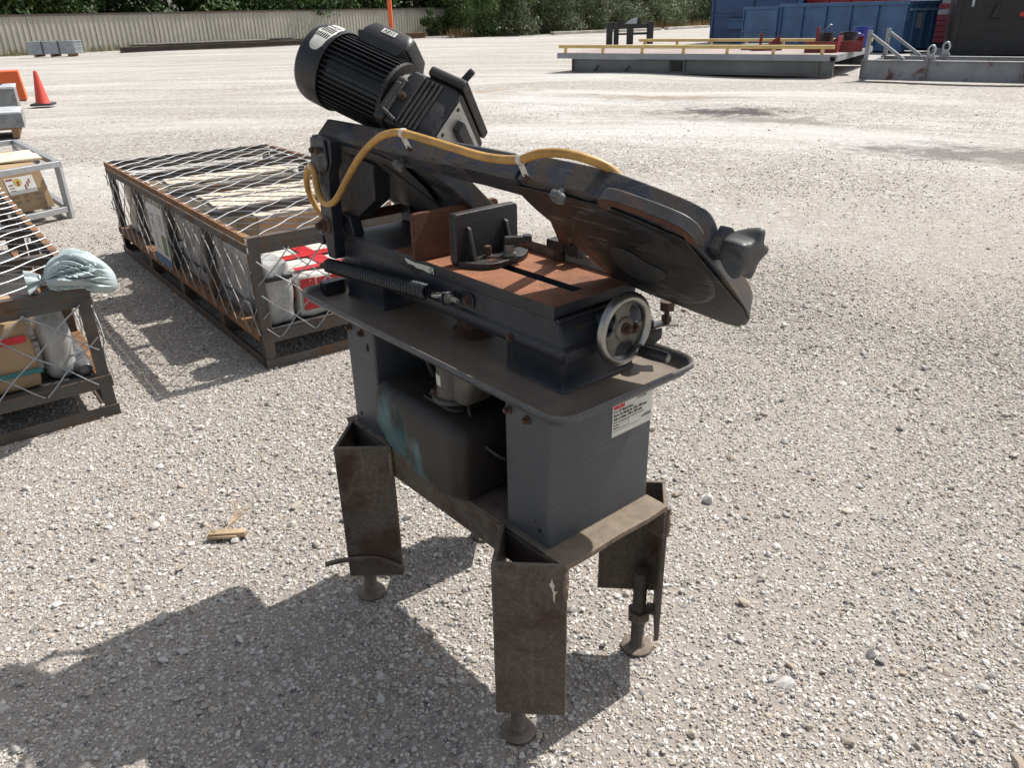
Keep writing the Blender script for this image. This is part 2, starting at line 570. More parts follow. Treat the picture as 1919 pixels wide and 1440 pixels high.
        return _mix(nt, _ramp(nt, d, 1.0, 0.35, 0, amt), c, col)

    c = stain(c, 3.9, 14.5, 1.3, 0.75, -30, (0.06, 0.057, 0.053), 0.95)
    c = stain(c, 4.3, 13.2, 1.6, 0.5, -25, (0.19, 0.175, 0.155), 0.7)
    c = stain(c, 5.6, 9.6, 1.7, 0.8, -30, (0.14, 0.132, 0.124), 0.85)
    c = stain(c, 6.3, 8.6, 1.5, 0.7, -30, (0.22, 0.20, 0.18), 0.7)
    c = stain(c, 3.2, 17.5, 2.6, 0.5, -20, (0.25, 0.20, 0.15), 0.7)
    c = stain(c, -1.0, 19.5, 2.2, 0.5, -12, (0.30, 0.225, 0.155), 0.7)
    nt.links.new(c, b.inputs['Base Color'])
    b.inputs['Roughness'].default_value = 0.92
    b.inputs['Specular IOR Level'].default_value = 0.25
    bp = nt.nodes.new('ShaderNodeBump')
    bp.inputs['Strength'].default_value = 0.9
    bp.inputs['Distance'].default_value = 0.006
    h = _math(nt, 'ADD', _math(nt, 'MULTIPLY', m1, _ramp(nt, d1, 0.0, 0.5, 0.7, 0.1)), _math(nt, 'MULTIPLY', m2, _ramp(nt, d2, 0.0, 0.4, 1.6, 0.3)))
    h = _math(nt, 'ADD', h, _math(nt, 'MULTIPLY', fine, 0.4))
    nt.links.new(h, bp.inputs['Height'])
    nt.links.new(bp.outputs[0], b.inputs['Normal'])
    return m


def build_ground():
    # one sheet to the horizon, finer and gently uneven near the camera
    xs = [-900, -400, -150, -80] + list(np.linspace(-45, 45, 91)) + [80, 150, 400, 900]
    ys = [-300, -60, -20] + list(np.linspace(-8, 80, 111)) + [110, 160, 300, 700, 1500]
    v, f = [], []
    for y in ys:
        for x in xs:
            r = math.hypot(x, y - 2)
            k = max(0.0, min(1.0, (r - 6.5) / 6.0)) * (1.0 if r < 70 else 0)
            z = k * (0.035 * math.sin(0.41 * x + 0.9) * math.sin(0.33 * y + 0.4) + 0.02 * math.sin(0.9 * x - 0.6 * y) - 0.03)
            v.append((x, y, z))
    n = len(xs)
    for j in range(len(ys) - 1):
        for i in range(n - 1):
            a = j * n + i
            f.append((a, a + 1, a + n + 1, a + n))
    mb = MB()
    mb.add(v, f)
    return struct(mb.build('ground', ground_material(), smooth=60))


build_ground()


def build_gravel():
    m = bpy.data.materials.new('loose limestone gravel')
    m.use_nodes = True
    nt = m.node_tree
    b = nt.nodes['Principled BSDF']
    oi = nt.nodes.new('ShaderNodeObjectInfo')
    cr = nt.nodes.new('ShaderNodeValToRGB')
    e = cr.color_ramp.elements
    e[0].position, e[0].color = 0.0, (0.085, 0.088, 0.095, 1)
    e[1].position, e[1].color = 1.0, (0.70, 0.69, 0.66, 1)
    for pos, col in ((0.05, (0.20, 0.20, 0.20, 1)), (0.15, (0.31, 0.305, 0.295, 1)), (0.19, (0.33, 0.265, 0.21, 1)), (0.28, (0.42, 0.36, 0.29, 1)),
                     (0.48, (0.47, 0.435, 0.38, 1)), (0.66, (0.45, 0.445, 0.435, 1)), (0.80, (0.54, 0.525, 0.495, 1)), (0.92, (0.61, 0.60, 0.58, 1))):
        x = e.new(pos)
        x.color = col
    nt.links.new(oi.outputs['Random'], cr.inputs[0])
    oc = _coords(nt)
    c = _mix(nt, _ramp(nt, _noise(nt, oc, 2.5, 3, 0.7), 0.35, 0.7, 0, 0.5), cr.outputs[0], (0.44, 0.39, 0.325))
    nt.links.new(c, b.inputs['Base Color'])
    b.inputs['Roughness'].default_value = 0.85
    b.inputs['Specular IOR Level'].default_value = 0.3

    stones = bpy.data.collections.new('gravel stones')
    r = np.random.default_rng(5)
    for k in range(7):
        bm = bmesh.new()
        bmesh.ops.create_icosphere(bm, subdivisions=2 if k < 2 else 1, radius=1.0)
        ph = r.uniform(0, 6.28, (4, 3))
        cuts = [(Vector(r.normal(size=3)).normalized(), r.uniform(0.45, 0.8)) for _ in range(6)]
        for vtx in bm.verts:
            p = vtx.co.copy()
            s = 1 + 0.16 * math.sin(2.3 * p.x + ph[0, 0]) * math.sin(2.9 * p.y + ph[0, 1]) + 0.10 * math.sin(4.1 * p.z + ph[1, 0] + 2 * p.x)
            p = p * s
            for nrm, dd in cuts:
                t = p.dot(nrm) - dd
                if t > 0:
                    p = p - nrm * t
            vtx.co = p
        me = bpy.data.meshes.new('stone')
        bm.to_mesh(me)
        bm.free()
        if k < 2:
            me.shade_smooth()
            me.set_sharp_from_angle(angle=R(28))
        me.materials.append(m)
        stones.objects.link(bpy.data.objects.new('stone', me))

    # where the stones lie: dense near the camera, thinning with distance
    def patch(x, y):
        return (np.sin(1.7 * x + 0.6 * np.sin(2.1 * y)) * np.sin(1.3 * y + 1.1) + np.sin(3.9 * x - 2.7 * y + 0.7) * 0.6 + np.sin(7.3 * x + 6.1 * y) * 0.3) / 1.9

    P, Sz = [], []

    def scatter(n, r0, r1, az, med, sig, lo, hi, power=1.0, patchy=0.35, lanes=False):
        rr = np.sqrt(r.uniform(r0 ** 2, r1 ** 2, n)) if power == 1.0 else r0 * (r1 / r0) ** r.uniform(0, 1, n)
        a = r.uniform(-az, az, n)
        x, y = rr * np.sin(a), rr * np.cos(a)
        keep = r.uniform(0, 1, n) < (1 - patchy) + patchy * patch(x, y)
        if not lanes:
            keep &= r.uniform(0, 1, n) < np.clip(1 - (rr - 3.4) / 3.0, 0.12, 1)
        if lanes:
            rl = np.hypot(x + 5.0, y + 3.0)
            keep &= r.uniform(0, 1, n) < np.clip(0.62 - 0.5 * np.sin(1.15 * rl + 0.6), 0.12, 1)
        x, y = x[keep], y[keep]
        s = np.clip(np.exp(r.normal(math.log(med), sig, len(x))), lo, hi)
        P.append(np.stack([x, y, np.zeros_like(x)], 1))
        Sz.append(s)

    A = R(52)
    scatter(560000, 0.55, 6.2, A, 0.0034, 0.36, 0.0019, 0.010, patchy=0.3)
    scatter(58000, 0.55, 6.2, A, 0.0068, 0.30, 0.005, 0.014, patchy=0.6)
    scatter(1000, 0.55, 5.0, A, 0.0145, 0.25, 0.011, 0.026, patchy=0.3)
    scatter(230000, 4.0, 17.0, R(46), 0.0056, 0.35, 0.003, 0.012, power=0, patchy=0.5, lanes=True)
    scatter(2400, 4.4, 16.0, R(46), 0.014, 0.3, 0.010, 0.03, power=0, patchy=0.6, lanes=True)
    P = np.concatenate(P)
    Sz = np.concatenate(Sz)
    n = len(P)
    scl = np.stack([Sz * r.uniform(0.85, 1.35, n), Sz * r.uniform(0.7, 1.05, n), Sz * r.uniform(0.45, 0.8, n)], 1)
    P[:, 2] = scl[:, 2] * r.uniform(0.0, 0.65, n)
    rr = np.hypot(P[:, 0], P[:, 1] - 2)
    kk = np.clip((rr - 6.5) / 6.0, 0, 1)
    P[:, 2] += kk * (0.035 * np.sin(0.41 * P[:, 0] + 0.9) * np.sin(0.33 * P[:, 1] + 0.4) + 0.02 * np.sin(0.9 * P[:, 0] - 0.6 * P[:, 1]) - 0.03)
    rot = np.stack([r.normal(0, 0.35, n), r.normal(0, 0.35, n), r.uniform(0, 6.283, n)], 1)
    me = bpy.data.meshes.new('gravel')
    me.vertices.add(n)
    me.vertices.foreach_set('co', P.astype(np.float32).ravel())
    for nm, arr in (('scl', scl), ('rot', rot)):
        at = me.attributes.new(nm, 'FLOAT_VECTOR', 'POINT')
        at.data.foreach_set('vector', arr.astype(np.float32).ravel())
    o = bpy.data.objects.new('gravel', me)
    COL.objects.link(o)
    tag(o, 'loose pale limestone gravel spread over the yard', 'gravel', kind='stuff')
    ng = bpy.data.node_groups.new('gravel', 'GeometryNodeTree')
    ng.interface.new_socket('Geometry', in_out='INPUT', socket_type='NodeSocketGeometry')
    ng.interface.new_socket('Geometry', in_out='OUTPUT', socket_type='NodeSocketGeometry')
    gi = ng.nodes.new('NodeGroupInput')
    go = ng.nodes.new('NodeGroupOutput')
    ip = ng.nodes.new('GeometryNodeInstanceOnPoints')
    ci = ng.nodes.new('GeometryNodeCollectionInfo')
    ci.inputs['Collection'].default_value = stones
    ci.inputs['Separate Children'].default_value = True
    ci.inputs['Reset Children'].default_value = True
    ip.inputs['Pick Instance'].default_value = True
    for nm, sock in (('scl', 'Scale'), ('rot', 'Rotation')):
        na = ng.nodes.new('GeometryNodeInputNamedAttribute')
        na.data_type = 'FLOAT_VECTOR'
        na.inputs['Name'].default_value = nm
        ng.links.new(na.outputs['Attribute'], ip.inputs[sock])
    ng.links.new(gi.outputs[0], ip.inputs['Points'])
    ng.links.new(ci.outputs[0], ip.inputs['Instance'])
    ng.links.new(ip.outputs[0], go.inputs[0])
    md = o.modifiers.new('stones', 'NODES')
    md.node_group = ng
    return o


build_gravel()

# ------------------------------------------------------------------ the band saw
# local frame: x across the machine (away from the camera), y along it (front to rear), z up
SAW_LOC = (-0.00186, 1.3481, 0.0)
SAW_ROT = R(40)


def S(u, v, z):
    return Vector((v, u, z))


r2 = math.sqrt(0.5)
BD = Vector((r2, 0, -r2))     # down the slope of the bow
BN = Vector((-r2, 0, -r2))    # out of the bow's cover, towards the near side
BQ = Vector((0.14, 0, 1.319))


def B(u, d, n=0.0):
    return BQ + Vector((0, u, 0)) + BD * d + BN * n


def fillet(poly, r, n=3):
    """round the corners of a list of 2D points"""
    out = []
    k = len(poly)
    for i in range(k):
        a, b, c = Vector(poly[i - 1]), Vector(poly[i]), Vector(poly[(i + 1) % k])
        d1, d2 = (a - b), (c - b)
        t = min(r, d1.length * 0.45, d2.length * 0.45)
        p, q = b + d1.normalized() * t, b + d2.normalized() * t
        for j in range(n + 1):
            s = j / n
            out.append(tuple((1 - s) ** 2 * p + 2 * s * (1 - s) * b + s * s * q))
    return out


saw = thing('band_saw', 'weathered dark grey metal-cutting band saw raised on rusty steel legs', 'band saw', SAW_LOC, SAW_ROT)
ZB = 0.54


def build_base():
    mb = MB()
    for v0, s in ((0.066, 1), (0.404, -1)):
        a, b = sorted((v0, v0 + s * 0.011))
        mb.box((a, -0.088, 0.448), (b, 0.80, ZB - 0.0138))              # upright leg of the angle
        a, b = sorted((v0, v0 + s * 0.09))
        mb.box((a, -0.0196, ZB - 0.0135), (b, 0.7395, ZB - 0.0003))
    mb.build('base_frame', leg_steel, saw, bevel=0.002)
    mb = MB()
    pts = [(0.064, -0.088), (0.150, -0.090), (0.24, -0.087), (0.33, -0.091), (0.404, -0.087), (0.404, -0.02), (0.064, -0.02)]
    mb.prism([(x, y, ZB - 0.013) for x, y in pts], (0, 0, 0.0135))
    mb.build('front_plate', cut_steel, saw, bevel=0.0015)
    mb = MB()
    mb.box((0.064, 0.74, ZB - 0.013), (0.404, 0.83, ZB + 0.0005))
    mb.build('rear_plate', leg_steel, saw, bevel=0.0015)
    mb = MB()
    mb.box((0.09, -0.019, ZB - 0.0115), (0.38, 0.7385, ZB - 0.004))
    mb.build('base_sheet', leg_steel, saw)


build_base()


def leg(corner, e1, e2, z0, z1, z0b=None, foot=None, rod=False):
    c, a, b = Vector((*corner, 0)), Vector((*e1, 0)), Vector((*e2, 0))
    t = 0.011
    d1, d2 = (a - c).normalized(), (b - c).normalized()
    mb = MB()
    zz = z0b if z0b is not None else z0
    # two plates of the angle: the first carries the corner, the second butts against it
    n1 = d2
    mb.prism([c + Vector((0, 0, z0)), a + Vector((0, 0, z0)), a + n1 * t + Vector((0, 0, z0)), c + n1 * t + Vector((0, 0, z0))], (0, 0, z1 - z0))
    c2 = c + n1 * (t + 0.0003)
    mb.prism([c2 + Vector((0, 0, zz)), b + Vector((0, 0, zz)), b + d1 * t + Vector((0, 0, zz)), c2 + d1 * t + Vector((0, 0, zz))], (0, 0, z1 - zz))
    o = mb.build('leg', leg_steel, saw, bevel=0.003)
    f = Vector((*foot, 0))
    mb = MB()
    mb.revolve(f + Vector((0, 0, 0.002)), (0, 0, 1), [(0, 0.040), (0.002, 0.043), (0.008, 0.043), (0.010, 0.040), (0.011, 0.022), (0.016, 0.019)], 22)
    prof = [(0.012, 0.0175)]
    for k in range(56):
        prof += [(0.014 + k * 0.0045, 0.0162), (0.0162 + k * 0.0045, 0.0185)]
    mb.revolve(f, (0, 0, 1), prof, 14)
    mb.cyl(f + Vector((0, 0, 0.108)), f + Vector((0, 0, 0.136)), 0.031, 6)
    ft = mb.build('levelling_foot', leg_steel, o)
    mb = MB()
    # web that carries the nut
    mid = f + Vector((0, 0, 0.125))
    mb.bar(mid - d1 * 0.03, c + d2 * 0.02 + d1 * (t + 0.001) + Vector((0, 0, 0.125)), 0.03, 0.012)
    mb.build('nut_bracket', leg_steel, o)
    # uneven weld beads where the plates meet the base beam
    wr = random.Random(int(abs(c.y) * 1000) + 3)
    for e_, dd in ((a, d1), (b, d2)):
        mb = MB()
        pts = [e_ - dd * 0.004 + Vector((wr.uniform(-0.0012, 0.0012), wr.uniform(-0.0012, 0.0012), 0.452 + 0.0052 * k)) for k in range(16)]
        mb.tube(pts, [0.0055 + wr.uniform(-0.0012, 0.0014) for _ in pts], 7)
        mb.build('weld_bead', cut_steel, o)
    return o, c, d1, d2


leg((-0.050, 0.0215), (0.066, -0.094), (0.063, 0.122), 0.105, 0.545, foot=(0.012, 0.014))
l2, c2_, d1_, d2_ = leg((-0.058, 0.69), (0.063, 0.588), (0.063, 0.806), 0.108, 0.545, foot=(0.011, 0.70))
leg((0.520, 0.012), (0.406, 0.130), (0.406, -0.090), 0.165, 0.515, z0b=0.118, foot=(0.445, 0.012))
leg((0.520, 0.70), (0.406, 0.806), (0.406, 0.588), 0.11, 0.515, foot=(0.45, 0.70))
mb = MB()
wn_out = -d2_
pa = [Vector((-0.058, 0.69, 0)) + d1_ * s + wn_out * (0.008 + bow) + Vector((0, 0, z)) for s, bow, z in
      ((-0.058, 0.016, 0.172), (-0.02, 0.006, 0.176), (0.03, 0.002, 0.180), (0.075, 0.001, 0.180), (0.105, 0.002, 0.174), (0.135, 0.004, 0.160), (0.168, 0.007, 0.146))]
mb.tube(catmull(pa, 4), 0.0075, 8)
mb.build('bent_rod', leg_steel, l2)
mb = MB()
# chipped-off paint flake on the near leg
q0 = Vector((-0.050, 0.0215, 0.0))
dq = Vector((0.066 + 0.050, -0.094 - 0.0215, 0)).normalized()
nq = -Vector((0.063 + 0.05, 0.122 - 0.0215, 0)).normalized()
fl = [(0.128, 0.500), (0.131, 0.512), (0.134, 0.498), (0.137, 0.494), (0.135, 0.480), (0.141, 0.476), (0.144, 0.479), (0.138, 0.468), (0.137, 0.446), (0.134, 0.452), (0.133, 0.475), (0.130, 0.486), (0.125, 0.496)]
mb.prism([q0 + dq * s + nq * 0.0006 + Vector((0, 0, z)) for s, z in fl], nq * 0.0012)
mb.build('paint_flake', flat('old cream paint', (0.55, 0.50, 0.41), 0.7, var=0.2), saw)


hole_dark = flat('hole dark', (0.004, 0.004, 0.004), 0.9)


def build_pedestals():
    for u0, u1, nm in ((-0.0217, 0.121, 'f'), (0.657, 0.800, 'r')):
        mb = MB()
        loops = []
        for z, i in ((ZB + 0.0002, 0), (0.70, 0), (0.8733, 0)):
            loops.append([(x, y, z) for x, y in rrect(0.080 + i, 0.4045 - i, u0 + i, u1 - i, 0.008, 3)])
        mb.rings(loops)
        o = mb.build('pedestal', paint_ped, saw)
        mb = MB()
        ub = (0.105, 0.045) if nm == 'f' else (0.775, 0.715)
        for k, u in enumerate(ub):
            mb2 = MB()
            mb2.hexbolt(S(u, 0.0798, 0.838 if k == 0 else 0.836), (-1, 0, 0), 0.0068, 0.012)
            mb2.build('bolt', bolt_rust, o)
        for u, z, ru, rz in (((0.008, 0.575, 0.0045, 0.006), (0.022, 0.592, 0.002, 0.003)) if nm == 'f' else ((0.69, 0.80, 0.006, 0.013), (0.765, 0.575, 0.005, 0.007))):
            mh = MB()
            mh.prism([S(u + ru * math.cos(2 * math.pi * k / 12), 0.0797, z + rz * math.sin(2 * math.pi * k / 12)) for k in range(12)], (-0.0006, 0, 0))
            mh.build('bolt_hole', hole_dark, o)
    mb = MB()
    mb.box((0.388, 0.1212, 0.530), (0.3925, 0.6568, 0.8734))
    mb.build('back_panel', paint_ped, saw)


build_pedestals()

# name plate on the front pedestal
mb = MB()
LU = -0.0217
mb.box((0.268, LU - 0.0010, 0.7485), (0.4005, LU - 0.0002, 0.838))
lab = mb.build('name_label', label_white, saw)
XV, ZV = (1, 0, 0), (0, 0, 1)
mb = MB()
mb.box((0.2715, LU - 0.0016, 0.816), (0.3065, LU - 0.0011, 0.8345))
mb.build('logo_panel', label_red, lab)
ty = LU - 0.0014
text('lettering', 'Dayton', 0.0120, lab, (0.2725, LU - 0.0019, 0.8255), XV, ZV, ink_white, bold=True)
text('lettering', '4YG30A', 0.0095, lab, (0.346, ty, 0.8195), XV, ZV, ink_grey)
text('lettering', '7 x 12" Band Saw', 0.0088, lab, (0.2715, ty, 0.8070), XV, ZV, ink, bold=True)
text('lettering', 'Sierra de Banda de 178 x 305 mm', 0.0085, lab, (0.2715, ty, 0.7980), XV, ZV, ink, sx=0.93, bold=True)
text('lettering', 'Scie à ruban 178 x 305 mm', 0.0085, lab, (0.2715, ty, 0.7890), XV, ZV, ink, bold=True)
text('lettering', 'Caution: read safety instructions  Not for use with wet line', 0.0042, lab, (0.2715, ty, 0.7820), XV, ZV, ink_grey, bold=False)
text('lettering', 'Lot No.', 0.0052, lab, (0.2715, ty, 0.7745), XV, ZV, ink)
text('lettering', 'Lote No.', 0.0052, lab, (0.2715, ty, 0.7675), XV, ZV, ink)
mb = MB()
for a, b, c, d in ((0.292, 0.7785, 0.322, 0.7790), (0.292, 0.7665, 0.322, 0.7670), (0.292, 0.767, 0.2925, 0.7785), (0.3215, 0.767, 0.322, 0.7785), (0.2715, 0.7618, 0.36, 0.7624), (0.365, 0.7675, 0.396, 0.7725), (0.372, 0.7735, 0.396, 0.7755)):
    mb.box((a, ty - 0.0003, b), (c, ty + 0.0001, d))
mb.build('print_lines', ink_grey, lab)


def build_tray():
    mb = MB()
    v0, v1, u0, u1 = 0.030, 0.462, -0.107, 0.977
    prof = [(0.075, 0.8765), (0.030, 0.8780), (0.020, 0.881), (0.010, 0.898), (0.006, 0.906), (0.001, 0.9085), (-0.003, 0.905), (-0.003, 0.899),
            (0.001, 0.895), (0.006, 0.893), (0.014, 0.880), (0.024, 0.8742), (0.075, 0.8735)]
    loops = [[(x, y, z) for x, y in rrect(v0 + i, v1 - i, u0 + i, u1 - i, max(0.012, 0.052 - i * 0.8), 6)] for i, z in prof]
    mb.rings(loops)
    o = mb.build('drip_tray', paint_tray, saw, smooth=50)
    mb = MB()
    mb.box((0.10, 0.955 - 0.02, 0.8788), (0.165, 0.955 + 0.08 - 0.065, 0.918))
    mb.build('rubber_block', black_plastic, o, bevel=0.003)
    mb = MB()
    mb.box((0.0715, 0.40, 0.877), (0.0745, 0.403, 0.8785))
    mb.build('chip', label_white, o)


build_tray()


def build_bed():
    for u0, u1, z1 in ((0.022, 0.205, 0.952), (0.722, 0.912, 0.952)):
        mb = MB()
        mb.rings([[(x, y, z) for x, y in rrect(0.160 - i, 0.378 + i, u0 - i, u1 + i, 0.006, 2)] for z, i in ((0.8785, 0.004), (0.884, 0.0008), (0.91, 0), (z1, 0))])
        mb.build('riser_block', paint_dark, saw)
    mb = MB()
    # rect per level: v0, v1, u0(front), u1(rear), z
    lv = [(0.151, 0.432, 0.010, 0.925, 0.9505), (0.150, 0.433, 0.008, 0.926, 0.953), (0.150, 0.433, 0.008, 0.926, 0.974), (0.1525, 0.431, 0.012, 0.924, 0.9785),
          (0.1575, 0.427, 0.020, 0.922, 0.983), (0.160, 0.425, 0.030, 0.920, 1.008), (0.1615, 0.424, 0.036, 0.919, 1.022), (0.162, 0.424, 0.050, 0.919, 1.031)]
    mb.rings([[(x, y, z) for x, y in rrect(a, b, c, d, 0.008, 3)] for a, b, c, d, z in lv])
    mb.build('bed_casting', paint_dark, saw)
    mb = MB()
    mb.rings([[(x, y, z) for x, y in rrect(0.162 + i, 0.424 - i, 0.652, 0.919 - i, 0.006, 3)] for z, i in ((1.0312, 0), (1.053, 0), (1.0585, 0.004))])
    mb.build('rear_deck', paint_dark, saw)
    # machined table with its long slot
    mb = MB()
    v0, v1, u0, u1, za, zb_ = 0.163, 0.412, 0.054, 0.651, 1.0312, 1.061
    sv0, sv1, su0, su1 = 0.260, 0.290, 0.098, 0.405
    for a, b, c, d in ((v0, sv0, u0, u1), (sv1, v1, u0, u1), (sv0 + 0.0001, sv1 - 0.0001, u0, su0), (sv0 + 0.0001, sv1 - 0.0001, su1, u1)):
        mb.add([(a, c, zb_), (b, c, zb_), (b, d, zb_), (a, d, zb_)], [(0, 1, 2, 3)], 0)
    P = lambda a, c, z: (a, c, z)
    for pts in ([(v0, u0), (v1, u0)], [(v1, u0), (v1, u1)], [(v1, u1), (v0, u1)], [(v0, u1), (v0, u0)], [(sv0, su0), (sv0, su1)], [(sv0, su1), (sv1, su1)], [(sv1, su1), (sv1, su0)], [(sv1, su0), (sv0, su0)]):
        (a, c), (b, d) = pts
        mb.add([(a, c, za), (b, d, za), (b, d, zb_), (a, c, zb_)], [(0, 1, 2, 3)], 1)
    mb.add([(sv0, su0, za + 0.001), (sv1, su0, za + 0.001), (sv1, su1, za + 0.001), (sv0, su1, za + 0.001)], [(0, 1, 2, 3)], 1)
    t = mb.build('table', [rust_table, paint_dark], saw, smooth=0)
    mb = MB()
    # raised front bead under the table edge
    mb.tube([(0.166, 0.047, 1.030), (0.29, 0.046, 1.030), (0.42, 0.047, 1.030)], 0.0055, 8)
    mb.tube([(0.20, 0.033, 1.012), (0.30, 0.032, 1.012), (0.415, 0.033, 1.012)], 0.005, 8)
    mb.build('front_bead', paint_dark, saw)
    # guide channel along the far edge
    mb = MB()
    mb.box((0.4145, 0.125, 1.050), (0.4195, 0.90, 1.083))
    mb.box((0.4205, 0.125, 1.050), (0.452, 0.90, 1.055))
    mb.build('guide_channel', rust_dark, saw, bevel=0.001)
    # torn stickers under the table edge
    mb = MB()
    pts = [(0.598, 1.0555), (0.575, 1.0545), (0.555, 1.052), (0.51, 1.0555), (0.475, 1.0555), (0.473, 1.0395), (0.50, 1.0385), (0.52, 1.0415), (0.545, 1.0395), (0.562, 1.0445), (0.583, 1.0435), (0.595, 1.050)]
    mb.prism([S(u, 0.1612, z - 0.0035) for u, z in pts], (-0.0009, 0, 0))
    st = mb.build('torn_sticker', label_white, saw, smooth=0)
    text('lettering', 'G', 0.019, st, S(0.490, 0.1600, 1.0365), (0, -1, 0), (0, 0, 1), ink, bold=True)
    for u in (0.17, 0.02 + 0.16):
        pass
    for p, ax, r in ((S(0.178, 0.1495, 0.963), (-1, 0, 0), 0.0075), (S(0.74, 0.1495, 0.963), (-1, 0, 0), 0.0075)):
        mb = MB()
        mb.hexbolt(p, ax, r, 0.008)
        mb.build('bolt', bolt_rust, saw)
    mb = MB()
    mb.revolve((0.24, 0.43, 0.879), (0, 0, 1), [(0, 0.052), (0.012, 0.052), (0.02, 0.040), (0.03, 0.040), (0.06, 0.03)], 20)
    mb.build('drain_strainer', bolt_rust, saw)


build_bed()


def build_vise():
    def plate(u0, u1, v0, v1, z0, z1, name, m, r=0.012):
        mb = MB()
        pts = rrect(v0, v1, z0, z1, r, 4)
        pts = [(x, z) for x, z in pts]
        mb.prism([(x, u0, z) for x, z in pts], (0, u1 - u0, 0))
        return mb.build(name, m, saw, bevel=0.003)
    plate(0.512, 0.527, 0.137, 0.400, 1.0616, 1.179, 'fixed_jaw', rust_dark)
    mj = plate(0.412, 0.436, 0.186, 0.378, 1.0616, 1.186, 'movable_jaw', [black_cast], r=0.010)
    mb = MB()
    mb.prism([(x, 0.4365, z) for x, z in rrect(0.188, 0.376, 1.064, 1.1845, 0.010, 4)], (0, 0.0025, 0))
    mb.build('jaw_face', rust_dark, mj)
    mb = MB()
    base = fillet([(0.188, 0.4115), (0.188, 0.398), (0.222, 0.345), (0.25, 0.335), (0.338, 0.345), (0.378, 0.372), (0.378, 0.4115)], 0.012)
    mb.prism([(x, y, 1.0618) for x, y in base], (0, 0, 0.0145))
    mb.build('jaw_foot', black_cast, mj, bevel=0.002)
    for v in (0.222, 0.335):
        mb = MB()
        mb.prism([(v - 0.005, 0.4115, 1.0765), (v - 0.005, 0.382, 1.0765), (v - 0.005, 0.402, 1.150), (v - 0.005, 0.4115, 1.154)], (0.010, 0, 0))
        mb.build('gusset', black_cast, mj, bevel=0.003)
    mb = MB()
    mb.prism([(x, y, 1.0766) for x, y in fillet([(0.236, 0.352), (0.238, 0.368), (0.322, 0.376), (0.324, 0.360)], 0.008)], (0, 0, 0.0012))
    mb.build('adjusting_slot', rust_dark, mj)
    mb = MB()
    mb.cyl((0.262, 0.388, 1.0763), (0.262, 0.388, 1.081), 0.013, 16)
    mb.cyl((0.262, 0.388, 1.081), (0.262, 0.388, 1.104), 0.0085, 6)
    mb.build('bolt', bolt_rust, mj)
    mb = MB()
    p = Vector((0.306, 0.362, 1.0780))
    mb.revolve(p, (0, 0, 1), [(0, 0.017), (0.005, 0.017), (0.008, 0.011), (0.012, 0.012), (0.026, 0.0125), (0.028, 0.010)], 18)
    mb.build('clamp_nut', steel_dirty, mj)
    mb = MB()
    mb.obox(p + Vector((0.012, -0.008, 0.037)), Vector((0.8, -0.6, 0)) * 0.026, Vector((0.6, 0.8, 0)) * 0.010, (0, 0, 0.0085))
    mb.obox(p + Vector((0.036, -0.026, 0.039)), Vector((0.8, -0.6, 0)) * 0.010, Vector((0.6, 0.8, 0)) * 0.011, (0, 0, 0.0095))
    mb.build('clamp_lever', black_plastic, mj, bevel=0.003)


build_vise()


def build_handwheel():
    c = S(-0.030, 0.285, 1.005)
    Rr = 0.069
    mb = MB()
    ring = [c + Vector((math.cos(a), 0, math.sin(a))) * Rr for a in (2 * math.pi * k / 48 for k in range(48))]
    mb.tube(ring, 0.0108, 10, closed=True)
    w = mb.build('handwheel', chrome_worn, saw, smooth=60)
    mb = MB()
    # web: hub disc and three broad spokes
    mb.revolve(c + Vector((0, -0.006, 0)), (0, 1, 0), [(0, 0.020), (0.004, 0.026), (0.016, 0.028)], 24)
    for a in (95, 215, 335):
        d = Vector((math.cos(R(a)), 0, math.sin(R(a))))
        s = Vector((-d.z, 0, d.x))
        pts = [c + d * 0.008 - s * 0.020, c + d * 0.036 - s * 0.019, c + d * 0.060 - s * 0.034, c + d * 0.068, c + d * 0.060 + s * 0.034, c + d * 0.036 + s * 0.019, c + d * 0.008 + s * 0.020]
        mb.prism([q + Vector((0, 0.002, 0)) for q in pts], (0, 0.006, 0))
    mb.build('web', wheel_web, w, bevel=0.0015)
    mb = MB()
    mb.hexbolt(c + Vector((-0.004, -0.007, 0.004)), (0, -1, 0), 0.009, 0.013)
    mb.build('hub_nut', bolt_rust, w)
    mb = MB()
    mb.hexbolt(c + Vector((0.026, -0.001, -0.004)), (0, -1, 0), 0.0085, 0.012)
    mb.build('set_bolt', bolt_rust, w)
    h = c + Vector((0.040, -0.006, -0.056))
    mb = MB()
    mb.revolve(h, (0, -1, 0), [(0, 0.012), (0.006, 0.0145), (0.010, 0.013)], 18)
    mb.build('handle_collar', chrome_worn, w)
    mb = MB()
    mb.revolve(h + Vector((0, -0.010, 0)), (0.10, -1, 0.02), [(0, 0.0115), (0.006, 0.0135), (0.030, 0.0138), (0.062, 0.0122), (0.0655, 0.0108)], 20)
    mb.build('crank_handle', black_plastic, w, smooth=40)
    mb = MB()
    mb.revolve(h + Vector((0.0066, -0.0755, 0.0013)), (0.10, -1, 0.02), [(0, 0.0085), (0.0012, 0.0080)], 16)
    mb.build('handle_end', steel_dirty, w)
    # lead screw boss on the bed
    mb = MB()
    mb.revolve(c + Vector((0, 0.010, 0)), (0, 1, 0), [(0, 0.016), (0.030, 0.018), (0.055, 0.024)], 20)
    mb.build('screw_boss', paint_dark, saw)


build_handwheel()


